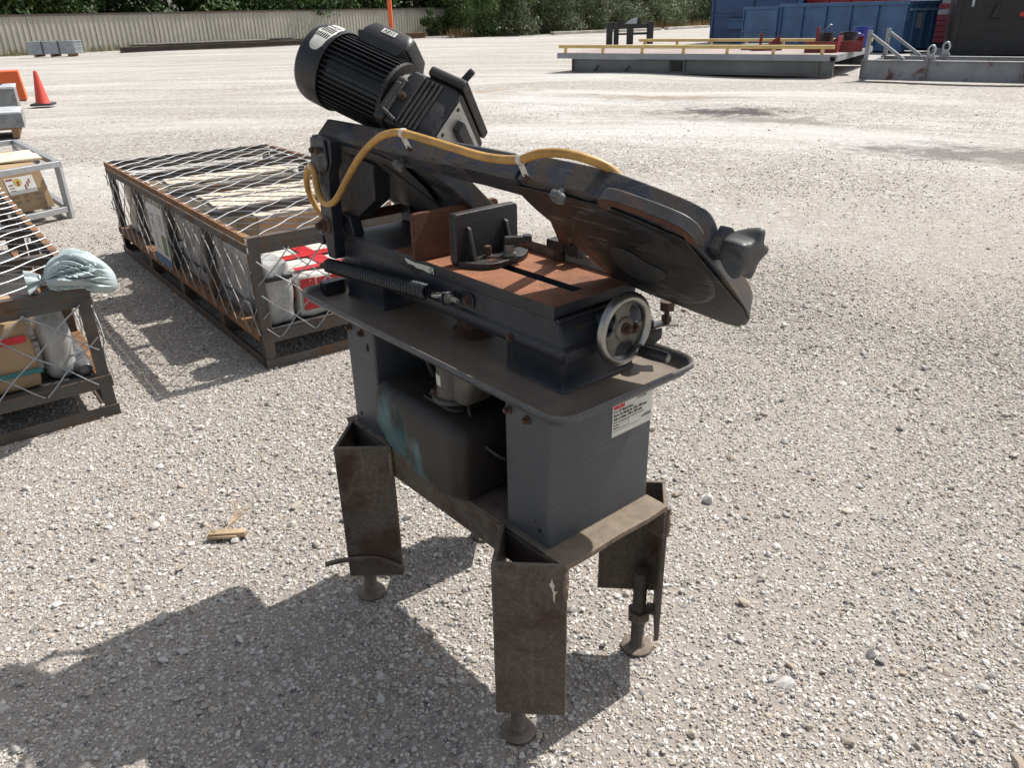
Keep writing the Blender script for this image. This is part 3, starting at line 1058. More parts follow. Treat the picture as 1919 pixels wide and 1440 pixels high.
def build_bow():
    mb = MB()
    # beam with its tilted top, side and back faces
    def sec(u, d0, d1, n1=-0.058):
        ch = 0.006
        return [B(u, d0 + ch, 0), B(u, d1, 0), B(u, d1, n1), B(u, d0 + ch, n1), B(u, d0, n1 + ch), B(u, d0, -ch)]
    mb.rings([sec(0.952, 0.000, 0.070), sec(0.60, 0.006, 0.068), (sec(0.30, 0.012, 0.072)), sec(0.16, 0.016, 0.082)])
    f = mb.build('bow_frame', paint_bow, saw)
    # front wheel housing, continuing the beam
    out = [(0.1595, 0.016), (-0.050, 0.028), (-0.137, 0.056), (-0.205, 0.082), (-0.232, 0.098), (-0.236, 0.128), (-0.248, 0.20), (-0.250, 0.335), (-0.242, 0.382), (-0.215, 0.425), (-0.160, 0.432),
           (0.026, 0.392), (0.108, 0.366), (0.136, 0.262), (0.152, 0.178), (0.1595, 0.125)]
    out = fillet(out, 0.016, 2)
    mb = MB()
    ins = lambda u, d: u + 0.022 * min(1, max(0, (d - 0.12) / 0.08)) * min(1, max(0, (-0.10 - u) / 0.08))
    mb.rings([[B(ins(u, d), d, -0.056 if d > 0.16 else -0.062) for u, d in out], [B(u, d, -0.002) for u, d in out]])
    mb.build('front_wheel_housing', paint_bow, f, bevel=0.004)
    cov = [(0.180, 0.040), (0.008, 0.041), (0.006, 0.044), (-0.081, 0.048), (-0.221, 0.105), (-0.235, 0.218), (-0.249, 0.331), (-0.241, 0.372), (-0.203, 0.424), (-0.156, 0.427), (0.026, 0.389), (0.106, 0.364), (0.139, 0.254), (0.156, 0.169), (0.176, 0.115), (0.180, 0.079)]
    cov = fillet(cov, 0.010, 2)
    mb = MB()
    mb.prism([B(u, d, 0.0008) for u, d in cov], BN * 0.0028)
    c1 = mb.build('front_wheel_cover', paint_cover, f, bevel=0.001)
    # pressed dish of the cover: shallow raised ring and inner disc
    cu, cd, cr = -0.055, 0.222, 0.157
    mb = MB()
    loops = []
    for r_, h in ((cr, 0.0033), (cr - 0.006, 0.0075), (cr - 0.012, 0.0085), (cr - 0.05, 0.0085), (0.035, 0.0070)):
        loops.append([B(cu + r_ * math.cos(2 * math.pi * k / 56) * 1.05, cd + r_ * math.sin(2 * math.pi * k / 56) * 1.0, h) for k in range(56)])
    mb.rings(loops, cap=(False, True))
    mb.build('pressed_dish', paint_cover, c1, smooth=60)
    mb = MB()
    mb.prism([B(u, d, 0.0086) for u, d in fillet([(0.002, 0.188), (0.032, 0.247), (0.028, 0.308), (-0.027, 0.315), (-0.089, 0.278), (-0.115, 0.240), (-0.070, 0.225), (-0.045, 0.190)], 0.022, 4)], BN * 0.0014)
    mb.build('highlight_patch', mat('cover highlight paint', (0.034, 0.035, 0.036), 0.5, var=0.25, vscale=12), c1, bevel=0.0008)  # raised crescent, its highlight painted in as a lighter cover colour
    # lifting handle: a bar with a slot along the front of the top face
    mb = MB()
    path = [(-0.084, 0.032), (-0.094, 0.016), (-0.114, 0.010), (-0.150, 0.017), (-0.200, 0.031), (-0.236, 0.045), (-0.251, 0.062), (-0.252, 0.088)]
    cp = catmull([(u, d, 0) for u, d in path], 4)
    loops, face = [], []
    for i, p in enumerate(cp):
        a = cp[max(0, i - 1)]
        b = cp[min(len(cp) - 1, i + 1)]
        t = (b - a).normalized()
        nn = Vector((t.y, -t.x, 0))
        w = 0.0115
        q0, q1 = p + nn * w, p - nn * w
        loops.append([B(q0.x, q0.y, 0.0150), B(q1.x, q1.y, 0.0150), B(q1.x, q1.y, -0.010), B(q0.x, q0.y, -0.010)])
        s0, s1 = p + nn * w * 0.55, p - nn * w * 0.96
        face.append((B(s0.x, s0.y, 0.0153), B(s1.x, s1.y, 0.0153)))
    mb.rings(loops)
    hf = MB()
    hf.add([q for pr_ in face for q in pr_], [(2 * i, 2 * i + 1, 2 * i + 3, 2 * i + 2) for i in range(len(face) - 1)])
    hf.build('rusted_grip_face', rust_dark, f)
    mb.build('lifting_handle', mat('worn rusty handle', (0.045, 0.042, 0.042), 0.45, var=0.3, vscale=10, rust=0.55, rscale=12, rustcol=(0.075, 0.036, 0.024), edge=0.9, edgecol=(0.16, 0.15, 0.14)), f, bevel=0.003)
    # blade tension knob
    kc = B(-0.286, 0.172, -0.034)
    ax = (Vector((0, -1, 0)) * 0.94 + BD * 0.16 + BN * 0.12).normalized()
    mb = MB()
    mb.cyl(kc - ax * 0.075, kc - ax * 0.012, 0.011, 12)
    mb.obox(kc - ax * 0.036, Vector((0, 0.013, 0)), BD * 0.020, BN * 0.024)
    mb.build('tension_block', paint_bow, f, bevel=0.002)
    s = ax.orthogonal().normalized()
    t = ax.cross(s)
    mb = MB()
    loops = []
    for h, k, am in ((-0.030, 0.50, 0.02), (-0.026, 0.66, 0.05), (-0.014, 0.80, 0.11), (0.000, 0.93, 0.17), (0.014, 1.02, 0.21), (0.021, 1.03, 0.22), (0.025, 0.98, 0.21), (0.027, 0.85, 0.2), (0.027, 0.35, 0.1)):
        loops.append([kc + ax * h + (s * math.cos(a) + t * math.sin(a)) * k * 0.0390 * (1 + am * (math.cos(5 * a + 0.5) + 0.22 * math.cos(10 * a + 1.0))) for a in (2 * math.pi * j / 70 for j in range(70))])
    mb.rings(loops)
    mb.build('tension_knob', knob_plastic, f, smooth=50)
    # rear wheel housing and cover
    out = [(0.940, 0.072), (0.60, 0.0705), (0.545, 0.085), (0.502, 0.135), (0.500, 0.33), (0.56, 0.385), (0.70, 0.388), (0.735, 0.330), (0.79, 0.315), (0.86, 0.355), (0.985, 0.345), (0.985, 0.215), (0.925, 0.145)]
    mb = MB()
    mb.prism([B(u, d, -0.060) for u, d in fillet(out, 0.012, 2)], BN * 0.050)
    mb.build('rear_wheel_housing', paint_bow, f, bevel=0.003)
    cov = [(0.868, 0.020), (0.70, 0.030), (0.612, 0.060), (0.604, 0.150), (0.640, 0.240), (0.782, 0.281), (0.965, 0.278), (0.990, 0.212), (0.921, 0.150), (0.895, 0.085)]
    mb = MB()
    mb.prism([B(u, d, 0.0012) for u, d in fillet(cov, 0.012, 2)], BN * 0.003)
    rc = mb.build('rear_wheel_cover', mat('rear cover paint', (0.05, 0.05, 0.049), 0.45, var=0.3, vscale=6), f, bevel=0.001)
    mb = MB()
    mb.bar(B(0.700, 0.065, 0.006), B(0.610, 0.255, 0.006), 0.006, 0.003, up=BN)
    mb.build('cover_seam', paint_cover, rc)
    # six-lobed cover knobs
    for u, d in ((0.024, 0.022), (0.580, 0.036)):
        k0 = B(u, d, 0.0)
        mb = MB()
        mb.cyl(k0, k0 + BN * 0.012, 0.006, 10)
        loops = []
        uu, dd_ = Vector((0, 1, 0)), BD
        for h, k in ((0.010, 0.85), (0.012, 1.0), (0.022, 1.0), (0.025, 0.85), (0.022, 0.6)):
            loops.append([k0 + BN * h + (uu * math.cos(a) + dd_ * math.sin(a)) * k * 0.0155 * (1 + 0.10 * math.cos(6 * a)) for a in (2 * math.pi * j / 48 for j in range(48))])
        mb.rings(loops)
        mb.build('cover_knob', mat('faded knob plastic', (0.11, 0.115, 0.118), 0.45, var=0.2, vscale=40), f, smooth=50)
    # the blade along the table's far edge
    mb = MB()
    mb.box((0.4085, 0.10, 1.062), (0.4094, 0.62, 1.086))
    mb.build('saw_blade', steel_dirty, saw, smooth=0)
    # front blade guide: bracket, blocks and coolant elbow
    mb = MB()
    mb.bar(B(0.168, 0.125, -0.035), B(0.262, 0.335, -0.035), 0.034, 0.016, up=BN)
    g = mb.build('guide_arm', bolt_rust, f, bevel=0.002)
    mb = MB()
    mb.box((0.392, 0.215, 1.082), (0.432, 0.255, 1.118))
    mb.box((0.386, 0.262, 1.088), (0.424, 0.318, 1.112))
    mb.build('guide_block', black_cast, g, bevel=0.002)
    mb = MB()
    mb.cyl((0.404, 0.290, 1.062), (0.404, 0.290, 1.0875), 0.015, 16)
    mb.build('guide_roller', bolt_rust, g)
    mb = MB()
    mb.cyl((0.404, 0.276, 1.112), (0.404, 0.276, 1.122), 0.009, 6)
    mb.tube(catmull([(0.404, 0.276, 1.120), (0.404, 0.276, 1.138), (0.407, 0.268, 1.150), (0.414, 0.255, 1.158), (0.424, 0.24, 1.175)], 5), 0.0045, 8)
    mb.build('coolant_elbow', steel_dirty, g)
    # stop bolt under the front housing, on its bracket from the bed
    mb = MB()
    p = S(-0.006, 0.452, 0.9735)
    mb.cyl(p, p + Vector((0, 0, 0.012)), 0.012, 6)
    mb.cyl(p + Vector((0, 0, -0.008)), p + Vector((0, 0, 0.026)), 0.0058, 10)
    mb.cyl(p + Vector((0, 0, 0.026)), p + Vector((0, 0, 0.046)), 0.017, 6)
    mb.build('stop_bolt', bolt_rust, f)
    mb = MB()
    pts = catmull([(0.410, 0.040, 0.948), (0.432, 0.020, 0.958), (0.447, 0.002, 0.9685), (0.472, -0.024, 0.9700)], 4)
    loops = []
    for q in pts:
        loops.append([q + Vector((0.012, 0.012, 0)), q - Vector((0.012, 0.012, 0)), q - Vector((0.012, 0.012, 0.004)), q + Vector((0.012, 0.012, -0.004))])
    mb.rings(loops)
    mb.prism([(0.418, 0.052, 0.918), (0.424, 0.004, 0.918), (0.440, -0.006, 0.935), (0.440, -0.006, 0.958), (0.418, 0.040, 0.942)], (0.003, 0.003, 0))
    mb.build('stop_bracket', steel_dirty, saw, bevel=0.001)


build_bow()


def build_motor():
    A0 = B(1.015, -0.08, -0.17)
    m = (Vector((0, -0.8873, 0)) + BD * 0.4612).normalized()
    p = (Vector((0, -0.4612, 0)) - BD * 0.8873).normalized()
    N = BN

    def T(s, w, n):
        return A0 + m * s + p * w + N * n
    mb = MB()
    mb.revolve(T(0.075, 0, 0), m, [(0, 0.086), (0.205, 0.086), (0.206, 0.080)], 40)
    mo = mb.build('motor', black_motor, saw)
    mb = MB()
    mb.revolve(T(-0.006, 0, 0), m, [(0, 0.070), (0.004, 0.088), (0.012, 0.0985), (0.024, 0.1025), (0.086, 0.1035), (0.088, 0.1015), (0.080, 0.099)], 44)
    mb.build('fan_cover', black_motor, mo, smooth=30)
    mb = MB()
    for k in range(44):
        a = 2 * math.pi * k / 44
        rad = (p * math.cos(a) + N * math.sin(a))
        tan = (-p * math.sin(a) + N * math.cos(a))
        mb.obox(A0 + m * 0.176 + rad * 0.0912, m * 0.096, tan * 0.0012, rad * 0.0063)
    mb.build('cooling_fins', black_motor, mo, smooth=0)
    mb = MB()
    mb.revolve(T(0.268, 0, 0), m, [(0, 0.080), (0.002, 0.094), (0.014, 0.094), (0.016, 0.07), (0.05, 0.06)], 40)
    mb.build('end_shield', black_cast, mo)
    # terminal box: a tray against the motor with a domed lid on it
    def rect(s0, s1, w0, w1, n, r=0.012):
        return [T(a, b, n) for a, b in rrect(s0, s1, w0, w1, r, 4)]
    mb = MB()
    mb.rings([rect(0.112, 0.236, -0.055, 0.058, -0.070), rect(0.098, 0.250, -0.065, 0.070, -0.094), rect(0.098, 0.250, -0.065, 0.070, -0.098)])
    tb = mb.build('terminal_box', black_plastic, mo)
    mb = MB()
    mb.rings([rect(0.105, 0.256, -0.060, 0.065, -0.0985), rect(0.105, 0.256, -0.060, 0.065, -0.112), rect(0.111, 0.250, -0.052, 0.058, -0.138, 0.02), rect(0.120, 0.240, -0.044, 0.050, -0.145, 0.02)])
    mb.build('box_lid', black_plastic, tb, bevel=0.002)
    # voltage sticker on the lid's near flank
    c0 = T(0.182, 0.0620, -0.125)
    fx = -m
    fy = (T(0, 0.058, -0.138) - T(0, 0.065, -0.112)).normalized() * -1
    fn = fx.cross(fy).normalized()
    if fn.dot(p) < 0:
        fn = -fn
    mb = MB()
    mb.obox(c0 + fn * 0.0008, fx * 0.022, fy * 0.0080, fn * 0.0004)
    stk = mb.build('voltage_sticker', label_white, tb, smooth=0)
    text('lettering', '115V', 0.0165, tb, c0 + fn * 0.0014 - fy * 0.0058, fx, fx.cross(fn) * -1 if fx.cross(fx.cross(fn) * -1).dot(fn) > 0 else fx.cross(fn), ink, align='CENTER', bold=True)
    # rating sticker wrapped round the fan cover
    mb = MB()
    mb2 = MB()
    g = []
    for j in range(9):
        row = []
        t_ = -1 + 2 * j / 8
        for i in range(17):
            e = -1 + 2 * i / 16
            a = R(-24 + 34 * e * math.sqrt(max(0, 1 - abs(t_) ** 3)))
            row.append(A0 + m * (0.049 + 0.025 * t_) + (p * math.cos(a) + N * math.sin(a)) * 0.1042)
        g.append(row)
    vs_ = [q for r_ in g for q in r_]
    fs_ = [(j * 17 + i, j * 17 + i + 1, (j + 1) * 17 + i + 1, (j + 1) * 17 + i) for j in range(8) for i in range(16)]
    mb.add(vs_, fs_)
    rs = mb.build('rating_sticker', label_white, mo, smooth=60)
    for k in range(6):
        for a0, a1 in ((-46, -40), (-38, -24), (-22, -12)):
            a0_ = a0 + rnd.uniform(0, 1.5)
            s0 = 0.030 + k * 0.0065
            gv = [A0 + m * s_ + (p * math.cos(R(a)) + N * math.sin(R(a))) * 0.1046 for s_ in (s0, s0 + 0.0042) for a in np.linspace(a0_, a1, 5)]
            mb2.add(gv, [(i, i + 1, i + 6, i + 5) for i in range(4)])
    mb2.build('sticker_print', ink, mo, smooth=0)
    # gearbox
    mb = MB()
    mb.rings([[T(s, w, n) for w, n in rrect(-0.165 + i, 0.075 - i, -0.060 + i, 0.095 - i, 0.012, 3)] for s, i in ((0.300, 0.012), (0.318, 0.0), (0.440, 0.0), (0.457, 0.006))])
    gb = mb.build('gearbox', black_cast, saw, bevel=0.002)
    mb = MB()
    mb.rings([[T(s, w, n) for w, n in rrect(-0.150, 0.082, -0.086, -0.061, 0.008, 3)] for s in (0.352, 0.458)])
    mb.build('gear_cover', black_cast, gb, bevel=0.004)
    mb = MB()
    mb.obox(T(0.302, 0.02, 0.035), m * 0.016, p * 0.062, N * 0.062)
    mb.build('motor_flange', black_cast, gb, bevel=0.008)
    for k in range(5):
        mb = MB()
        s = 0.352 + k * 0.0135
        mb.obox(T(s, 0.0755, 0.020), m * 0.0040, p * 0.0045, N * 0.066)
        mb.build('cooling_rib', black_cast, gb, bevel=0.002)
    mb = MB()
    mb.bar(T(0.300, 0.078, 0.070), T(0.300, 0.078, -0.010), 0.016, 0.014, up=p)
    mb.bar(T(0.300, 0.080, 0.070), T(0.350, 0.080, 0.085), 0.010, 0.012, up=p)
    mb.build('flange_ear', black_cast, gb, bevel=0.004)
    mb = MB()
    mb.hexbolt(T(0.326, 0.074, 0.018), p, 0.0075, 0.012)
    mb.build('bolt', bolt_rust, gb)
    mb = MB()
    pr = [(0, 0.010)]
    for k in range(7):
        pr += [(0.012 + k * 0.0042, 0.0085), (0.0141 + k * 0.0042, 0.0098)]
    mb.revolve(T(0.422, 0.040, -0.088), -N * 0.8 + p * 0.25 + m * 0.3, pr + [(0.045, 0.007)], 14)
    mb.build('filler_plug', black_plastic, gb)
    # switch plate on the gearbox end
    mb = MB()
    mb.obox(T(0.4590, -0.050, 0.016), p * 0.112, N * 0.052, m * 0.0012)
    sp = mb.build('switch_plate', alu_plate, gb, bevel=0.0008)
    mb = MB()
    mb.obox(T(0.470, -0.045, 0.004), p * 0.066, N * 0.015, m * 0.010)
    mb.build('rocker_switch', black_plastic, sp, bevel=0.003)
    for w, n in ((0.048, -0.022), (0.044, 0.052), (-0.148, -0.022)):
        mb = MB()
        mb.revolve(T(0.4602, w, n), m, [(0, 0.0055), (0.002, 0.005), (0.003, 0.002)], 12)
        mb.build('screw', bolt_rust, sp)


build_motor()


def build_hinge():
    mb = MB()
    pts = [(0.948, 1.322), (0.962, 1.240), (0.940, 1.213), (0.953, 1.09), (0.935, 0.992), (0.897, 0.992), (0.886, 1.138), (0.880, 1.228), (0.856, 1.262), (0.852, 1.315)]
    mb.prism([S(u, 0.122, z) for u, z in pts], (0.034, 0, 0))
    h = mb.build('hinge_post', paint_dark, saw, bevel=0.003)
    mb = MB()
    mb.prism([S(u, 0.395, z) for u, z in pts], (0.034, 0, 0))
    mb.build('hinge_post', paint_dark, saw, bevel=0.003)
    mb = MB()
    mb.prism([S(u, 0.114, z) for u, z in ((0.945, 1.318), (0.958, 1.244), (0.938, 1.222), (0.878, 1.236), (0.866, 1.258), (0.872, 1.318))], (0.0078, 0, 0))
    mb.build('hinge_cap', paint_dark, h, bevel=0.004)
    for u, z in ((0.925, 1.287), (0.895, 1.288)):
        mb = MB()
        mb.hexbolt(S(u, 0.1138, z), (-1, 0, 0), 0.0085, 0.012, washer=False)
        mb.build('bolt', bolt_rust, h)
    mb = MB()
    mb.revolve(S(0.922, 0.1218, 1.085), (-1, 0, 0), [(0, 0.026), (0.004, 0.024), (0.006, 0.015), (0.008, 0.015)], 22)
    mb.hexbolt(S(0.926, 0.114, 1.085), (-1, 0, 0), 0.011, 0.02)
    mb.build('pivot_bolt', bolt_rust, h)
    mb = MB()
    mb.prism([S(u, 0.176, z) for u, z in ((0.935, 1.105), (0.838, 1.113), (0.745, 1.170), (0.74, 1.262), (0.93, 1.285))], (0.05, 0, 0))
    mb.build('hinge_arm', black_cast, saw, bevel=0.004)
    mb = MB()
    mb.cyl(S(0.925, 0.157, 1.092), S(0.925, 0.394, 1.092), 0.014, 16)
    mb.build('pivot_shaft', rust_dark, saw)
    for v in (0.166, 0.36):
        mb = MB()
        mb.prism([S(u, v, z) for u, z in ((0.918, 1.0590), (0.855, 1.0590), (0.872, 1.108), (0.918, 1.115))], (0.034, 0, 0))
        mb.build('bearing_block', paint_dark, saw, bevel=0.003)
    mb = MB()
    mb.box((0.122, 0.958, 1.022), (0.162, 0.992, 1.052))
    mb.cyl((0.140, 0.976, 1.052), (0.140, 0.976, 1.072), 0.0075, 10)
    mb.build('adjusting_lug', black_cast, h, bevel=0.002)
    # return spring
    a, b = S(0.938, 0.118, 0.968), S(0.452, 0.122, 1.006)
    ax = (b - a).normalized()
    s = ax.orthogonal().normalized()
    t = ax.cross(s)
    L = (b - a).length
    turns = 38
    n = turns * 12
    path = [a + ax * (L * k / n) + (s * math.cos(2 * math.pi * k / 12) + t * math.sin(2 * math.pi * k / 12)) * 0.0165 for k in range(n + 1)]
    mb = MB()
    mb.tube(path, 0.0047, 6)
    sp = mb.build('return_spring', spring_mat, saw, smooth=60)
    mb = MB()
    mb.tube(catmull([b + t * 0.0165, b + ax * 0.008 + t * 0.012, b + ax * 0.028 + t * 0.001, b + ax * 0.036 - t * 0.004], 5), 0.0035, 8)
    mb.build('spring_hook', spring_mat, sp)
    mb = MB()
    mb.hexbolt(a - ax * 0.003 + Vector((-0.004, 0.006, -0.004)), -ax, 0.0085, 0.02, washer=False)
    mb.build('bolt', bolt_rust, sp)
    # eye bolt and its bracket
    e0 = b + ax * 0.046
    mb = MB()
    ring = [e0 + ax * (0.014 * math.cos(q)) + Vector((-1, 0, 0)) * (0.011 * math.sin(q)) for q in (2 * math.pi * k / 18 for k in range(18))]
    mb.tube(ring, 0.0042, 8, closed=True)
    mb.tube([e0 + ax * 0.014, S(0.382, 0.128, 1.010), S(0.348, 0.132, 1.012)], 0.0050, 8)
    mb.build('eye_bolt', steel_dirty, saw, smooth=60)
    mb = MB()
    mb.prism([S(u, 0.1585, z) for u, z in fillet([(0.372, 1.020), (0.322, 1.026), (0.312, 1.012), (0.314, 0.990), (0.372, 0.988)], 0.006)], (-0.004, 0, 0))
    mb.prism([S(0.372, v, z) for v, z in ((0.1545, 0.988), (0.1545, 1.022), (0.112, 1.026), (0.106, 1.010), (0.112, 0.994))], (0, 0.004, 0))
    br = mb.build('spring_bracket', paint_dark, saw, bevel=0.001)
    mb = MB()
    mb.hexbolt(S(0.334, 0.1545, 1.007), (-1, 0, 0), 0.0085, 0.010)
    mb.build('bolt', bolt_rust, br)
    mb = MB()
    mb.hexbolt(S(0.371, 0.128, 1.010), (0, -1, 0), 0.0095, 0.010)
    mb.cyl(S(0.36, 0.128, 1.010), S(0.335, 0.128, 1.011), 0.006, 10)
    mb.build('eye_nut', steel_dirty, br)


build_hinge()


def build_hose():
    v = 0.128
    pts = [S(-0.075, 0.265, 1.262), S(-0.066, 0.240, 1.300), S(-0.047, 0.209, 1.341), S(-0.018, 0.183, 1.359), S(0.022, 0.156, 1.369), S(0.066, 0.136, 1.366), S(0.110, 0.128, 1.352), S(0.168, 0.127, 1.3455), S(0.235, 0.127, 1.345), S(0.33, 0.127, 1.352),
           S(0.430, 0.126, 1.360), S(0.505, 0.124, 1.365), S(0.545, 0.121, 1.362), S(0.602, 0.116, 1.345), S(0.676, 0.110, 1.300), S(0.745, 0.105, 1.238), S(0.800, 0.102, 1.185), S(0.842, 0.102, 1.160), S(0.880, 0.102, 1.155),
           S(0.908, 0.104, 1.170), S(0.925, 0.107, 1.200), S(0.938, 0.112, 1.228), S(0.960, 0.118, 1.242), S(0.988, 0.122, 1.232), S(1.018, 0.126, 1.195), S(1.024, 0.132, 1.155), S(1.008, 0.14, 1.118), S(0.980, 0.15, 1.088), S(0.95, 0.17, 1.068)]
    mb = MB()
    mb.tube(catmull(pts, 6), 0.0088, 12)
    h = mb.build('coolant_hose', hose_mat, saw, smooth=60)
    for i in (11, 6, 22):
        a, b = pts[i], pts[i + 1]
        d = (b - a).normalized()
        mb = MB()
        mb.revolve(a - d * 0.006, d, [(0, 0.0092), (0.001, 0.0108), (0.011, 0.0108), (0.012, 0.0092)], 16)
        if i != 22:
            mb.bar(a + Vector((0.000, 0, -0.009)), a + Vector((0.014, 0, -0.036)), 0.011, 0.003, up=(0, 1, 0))
        mb.build('hose_clip', white_plastic, h)
        if i != 22:
            mb = MB()
            mb.hexbolt(a + Vector((0.014, 0, -0.034)), BN, 0.006, 0.006)
            mb.build('clip_screw', bolt_rust, h)


build_hose()


def build_tank():
    t = thing('coolant_tank', 'dirty teal plastic coolant tank on the saw base between the pedestals', 'tank', SAW_LOC, SAW_ROT)
    mb = MB()
    v0, v1, u0, u1, z0, z1 = 0.022, 0.345, 0.222, 0.602, ZB + 0.0015, 0.752
    loops = []
    for z, i, r in ((z0, 0.028, 0.03), (z0 + 0.010, 0.012, 0.032), (z0 + 0.03, 0.003, 0.034), (z0 + 0.10, 0.0, 0.034), (z1 - 0.030, 0.004, 0.034), (z1 - 0.010, 0.012, 0.032), (z1, 0.030, 0.03)):
        lp = []
        for x, y in rrect(v0 + i, v1 - i, u0 + i, u1 - i, r, 6):
            lp.append((x, y, z))
        loops.append(lp)
    # add points along the near side so that a vertical groove can be pressed in
    dense = []
    for lp in loops:
        d = []
        k = len(lp)
        for a in range(k):
            p, q = Vector(lp[a]), Vector(lp[(a + 1) % k])
            m_ = 14 if (q - p).length > 0.1 else 1
            for s in range(m_):
                c = p.lerp(q, s / m_)
                if c.x < v0 + 0.04:
                    g = math.exp(-((c.y - 0.475) / 0.016) ** 2)
                    c.x += 0.028 * g * (1.0 if c.z < 0.66 else max(0, (0.70 - c.z) / 0.04))
                    if c.y > 0.475 and c.z < z0 + 0.05:
                        c.x += 0.022
                d.append(tuple(c))
        dense.append(d)
    mb.rings(dense)
    mb.build('tank_body', tank_teal, t, smooth=60)
    mb = MB()
    mb.rings([[(x, y, z) for x, y in rrect(0.07, 0.30, 0.29, 0.44, 0.03, 4)] for z in (z1 + 0.0005, z1 + 0.010)])
    mb.build('tank_lid', mat('oily lid', (0.022, 0.02, 0.018), 0.5, var=0.3), t, bevel=0.003)
    # coolant pump standing on the lid
    c = Vector((0.125, 0.360, z1 + 0.0105))
    mb = MB()
    mb.revolve(c, (0, 0, 1), [(0, 0.058), (0.010, 0.058), (0.012, 0.049), (0.024, 0.046), (0.060, 0.044), (0.098, 0.044), (0.108, 0.034)], 28)
    p_ = mb.build('coolant_pump', pump_grey, t)
    mb = MB()
    mb.rings([[(x, y, z) for x, y in rrect(0.085, 0.165, 0.262 - i, 0.322, 0.014, 3)] for z, i in ((z1 + 0.028, -0.006), (z1 + 0.034, 0.0), (z1 + 0.110, 0.022))])
    mb.build('pump_terminal_box', pump_grey, p_, bevel=0.002)
    mb = MB()
    mb.hexbolt(c + Vector((-0.044, 0.028, 0.012)), (0, 0, 1), 0.008, 0.01)
    mb.build('bolt', bolt_rust, p_)
    mb = MB()
    gv = [c + Vector((math.cos(a), math.sin(a), 0)) * 0.0452 + Vector((0, 0, z)) for z in (0.040, 0.068) for a in np.linspace(R(140), R(185), 6)]
    mb.add(gv, [(i, i + 1, i + 7, i + 6) for i in range(5)])
    mb.build('pump_sticker', label_white, p_)
    mb = MB()
    mb.tube(catmull([(0.12, 0.300, z1 + 0.030), (0.10, 0.27, z1 + 0.0), (0.105, 0.235, z1 - 0.06), (0.14, 0.19, z1 - 0.10), (0.22, 0.16, z1 - 0.13)], 6), 0.005, 8)
    mb.build('pump_cable', black_plastic, p_)
    mb = MB()
    mb.tube(catmull([(0.16, 0.50, z1 + 0.005), (0.155, 0.52, z1 + 0.05), (0.15, 0.53, z1 + 0.11)], 6), 0.008, 8)
    mb.build('suction_hose', black_plastic, p_)


build_tank()

# ------------------------------------------------------------------ wire crates
crate_steel = mat('dark mill steel with rust', (0.066, 0.062, 0.057), 0.5, var=0.3, vscale=8, rust=0.66, rscale=5, rustcol=(0.115, 0.066, 0.036), dust=0.15, edge=1.0, edgecol=(0.22, 0.105, 0.045))
crate_rust = mat('orange rusted rail', (0.24, 0.12, 0.052), 0.8, var=0.45, vscale=5, grain=0.3, gscale=150, rust=0.45, rscale=7, rustcol=(0.075, 0.05, 0.038))
cardboard = mat('cardboard', (0.36, 0.25, 0.145), 0.85, var=0.1, vscale=5, grain=0.06, gscale=200)
cardboard_pale = mat('sun bleached board', (0.62, 0.545, 0.43), 0.85, var=0.12, vscale=4, grain=0.06)
wrap = mat('cloudy plastic film', (0.40, 0.40, 0.385), 0.28, var=0.32, vscale=9, bump=0.35, bscale=16, spec=0.6, streak=0.3, dustcol=(0.16, 0.155, 0.15))
wrap_dark = mat('dark wrapped goods', (0.10, 0.10, 0.105), 0.3, var=0.6, vscale=14, bump=0.7, bscale=26, spec=0.6)
bag_white = mat('white woven sack', (0.60, 0.59, 0.53), 0.55, var=0.1, vscale=8, bump=0.5, bscale=30)
tape_red = mat('red tape', (0.50, 0.022, 0.03), 0.35, var=0.2, vscale=10, bump=0.5, bscale=40)
floor_dark = mat('dark crate floor', (0.03, 0.03, 0.03), 0.8)
paper_white = flat('white paper', (0.66, 0.66, 0.64), 0.6)
paper_blue = flat('printed blue', (0.06, 0.13, 0.27), 0.6)
paper_green = flat('printed green', (0.13, 0.22, 0.10), 0.6)
teal_strap = flat('teal strap', (0.03, 0.16, 0.16), 0.5)
grey_band = flat('dark band', (0.02, 0.02, 0.022), 0.5)


def angle_bar(mb, p0, p1, a, b, w=0.045, t=0.006):
    """L section from p0 to p1 whose legs run along a and b"""
    p0, p1, a, b = Vector(p0), Vector(p1), Vector(a), Vector(b)
    mb.prism([p0, p0 + a * w, p0 + a * w + b * t, p0 + b * t], p1 - p0)
    q = b * (t + 0.0004)
    mb.prism([p0 + q, p0 + q + a * t, p0 + b * w + a * t, p0 + b * w], p1 - p0)
    return mb


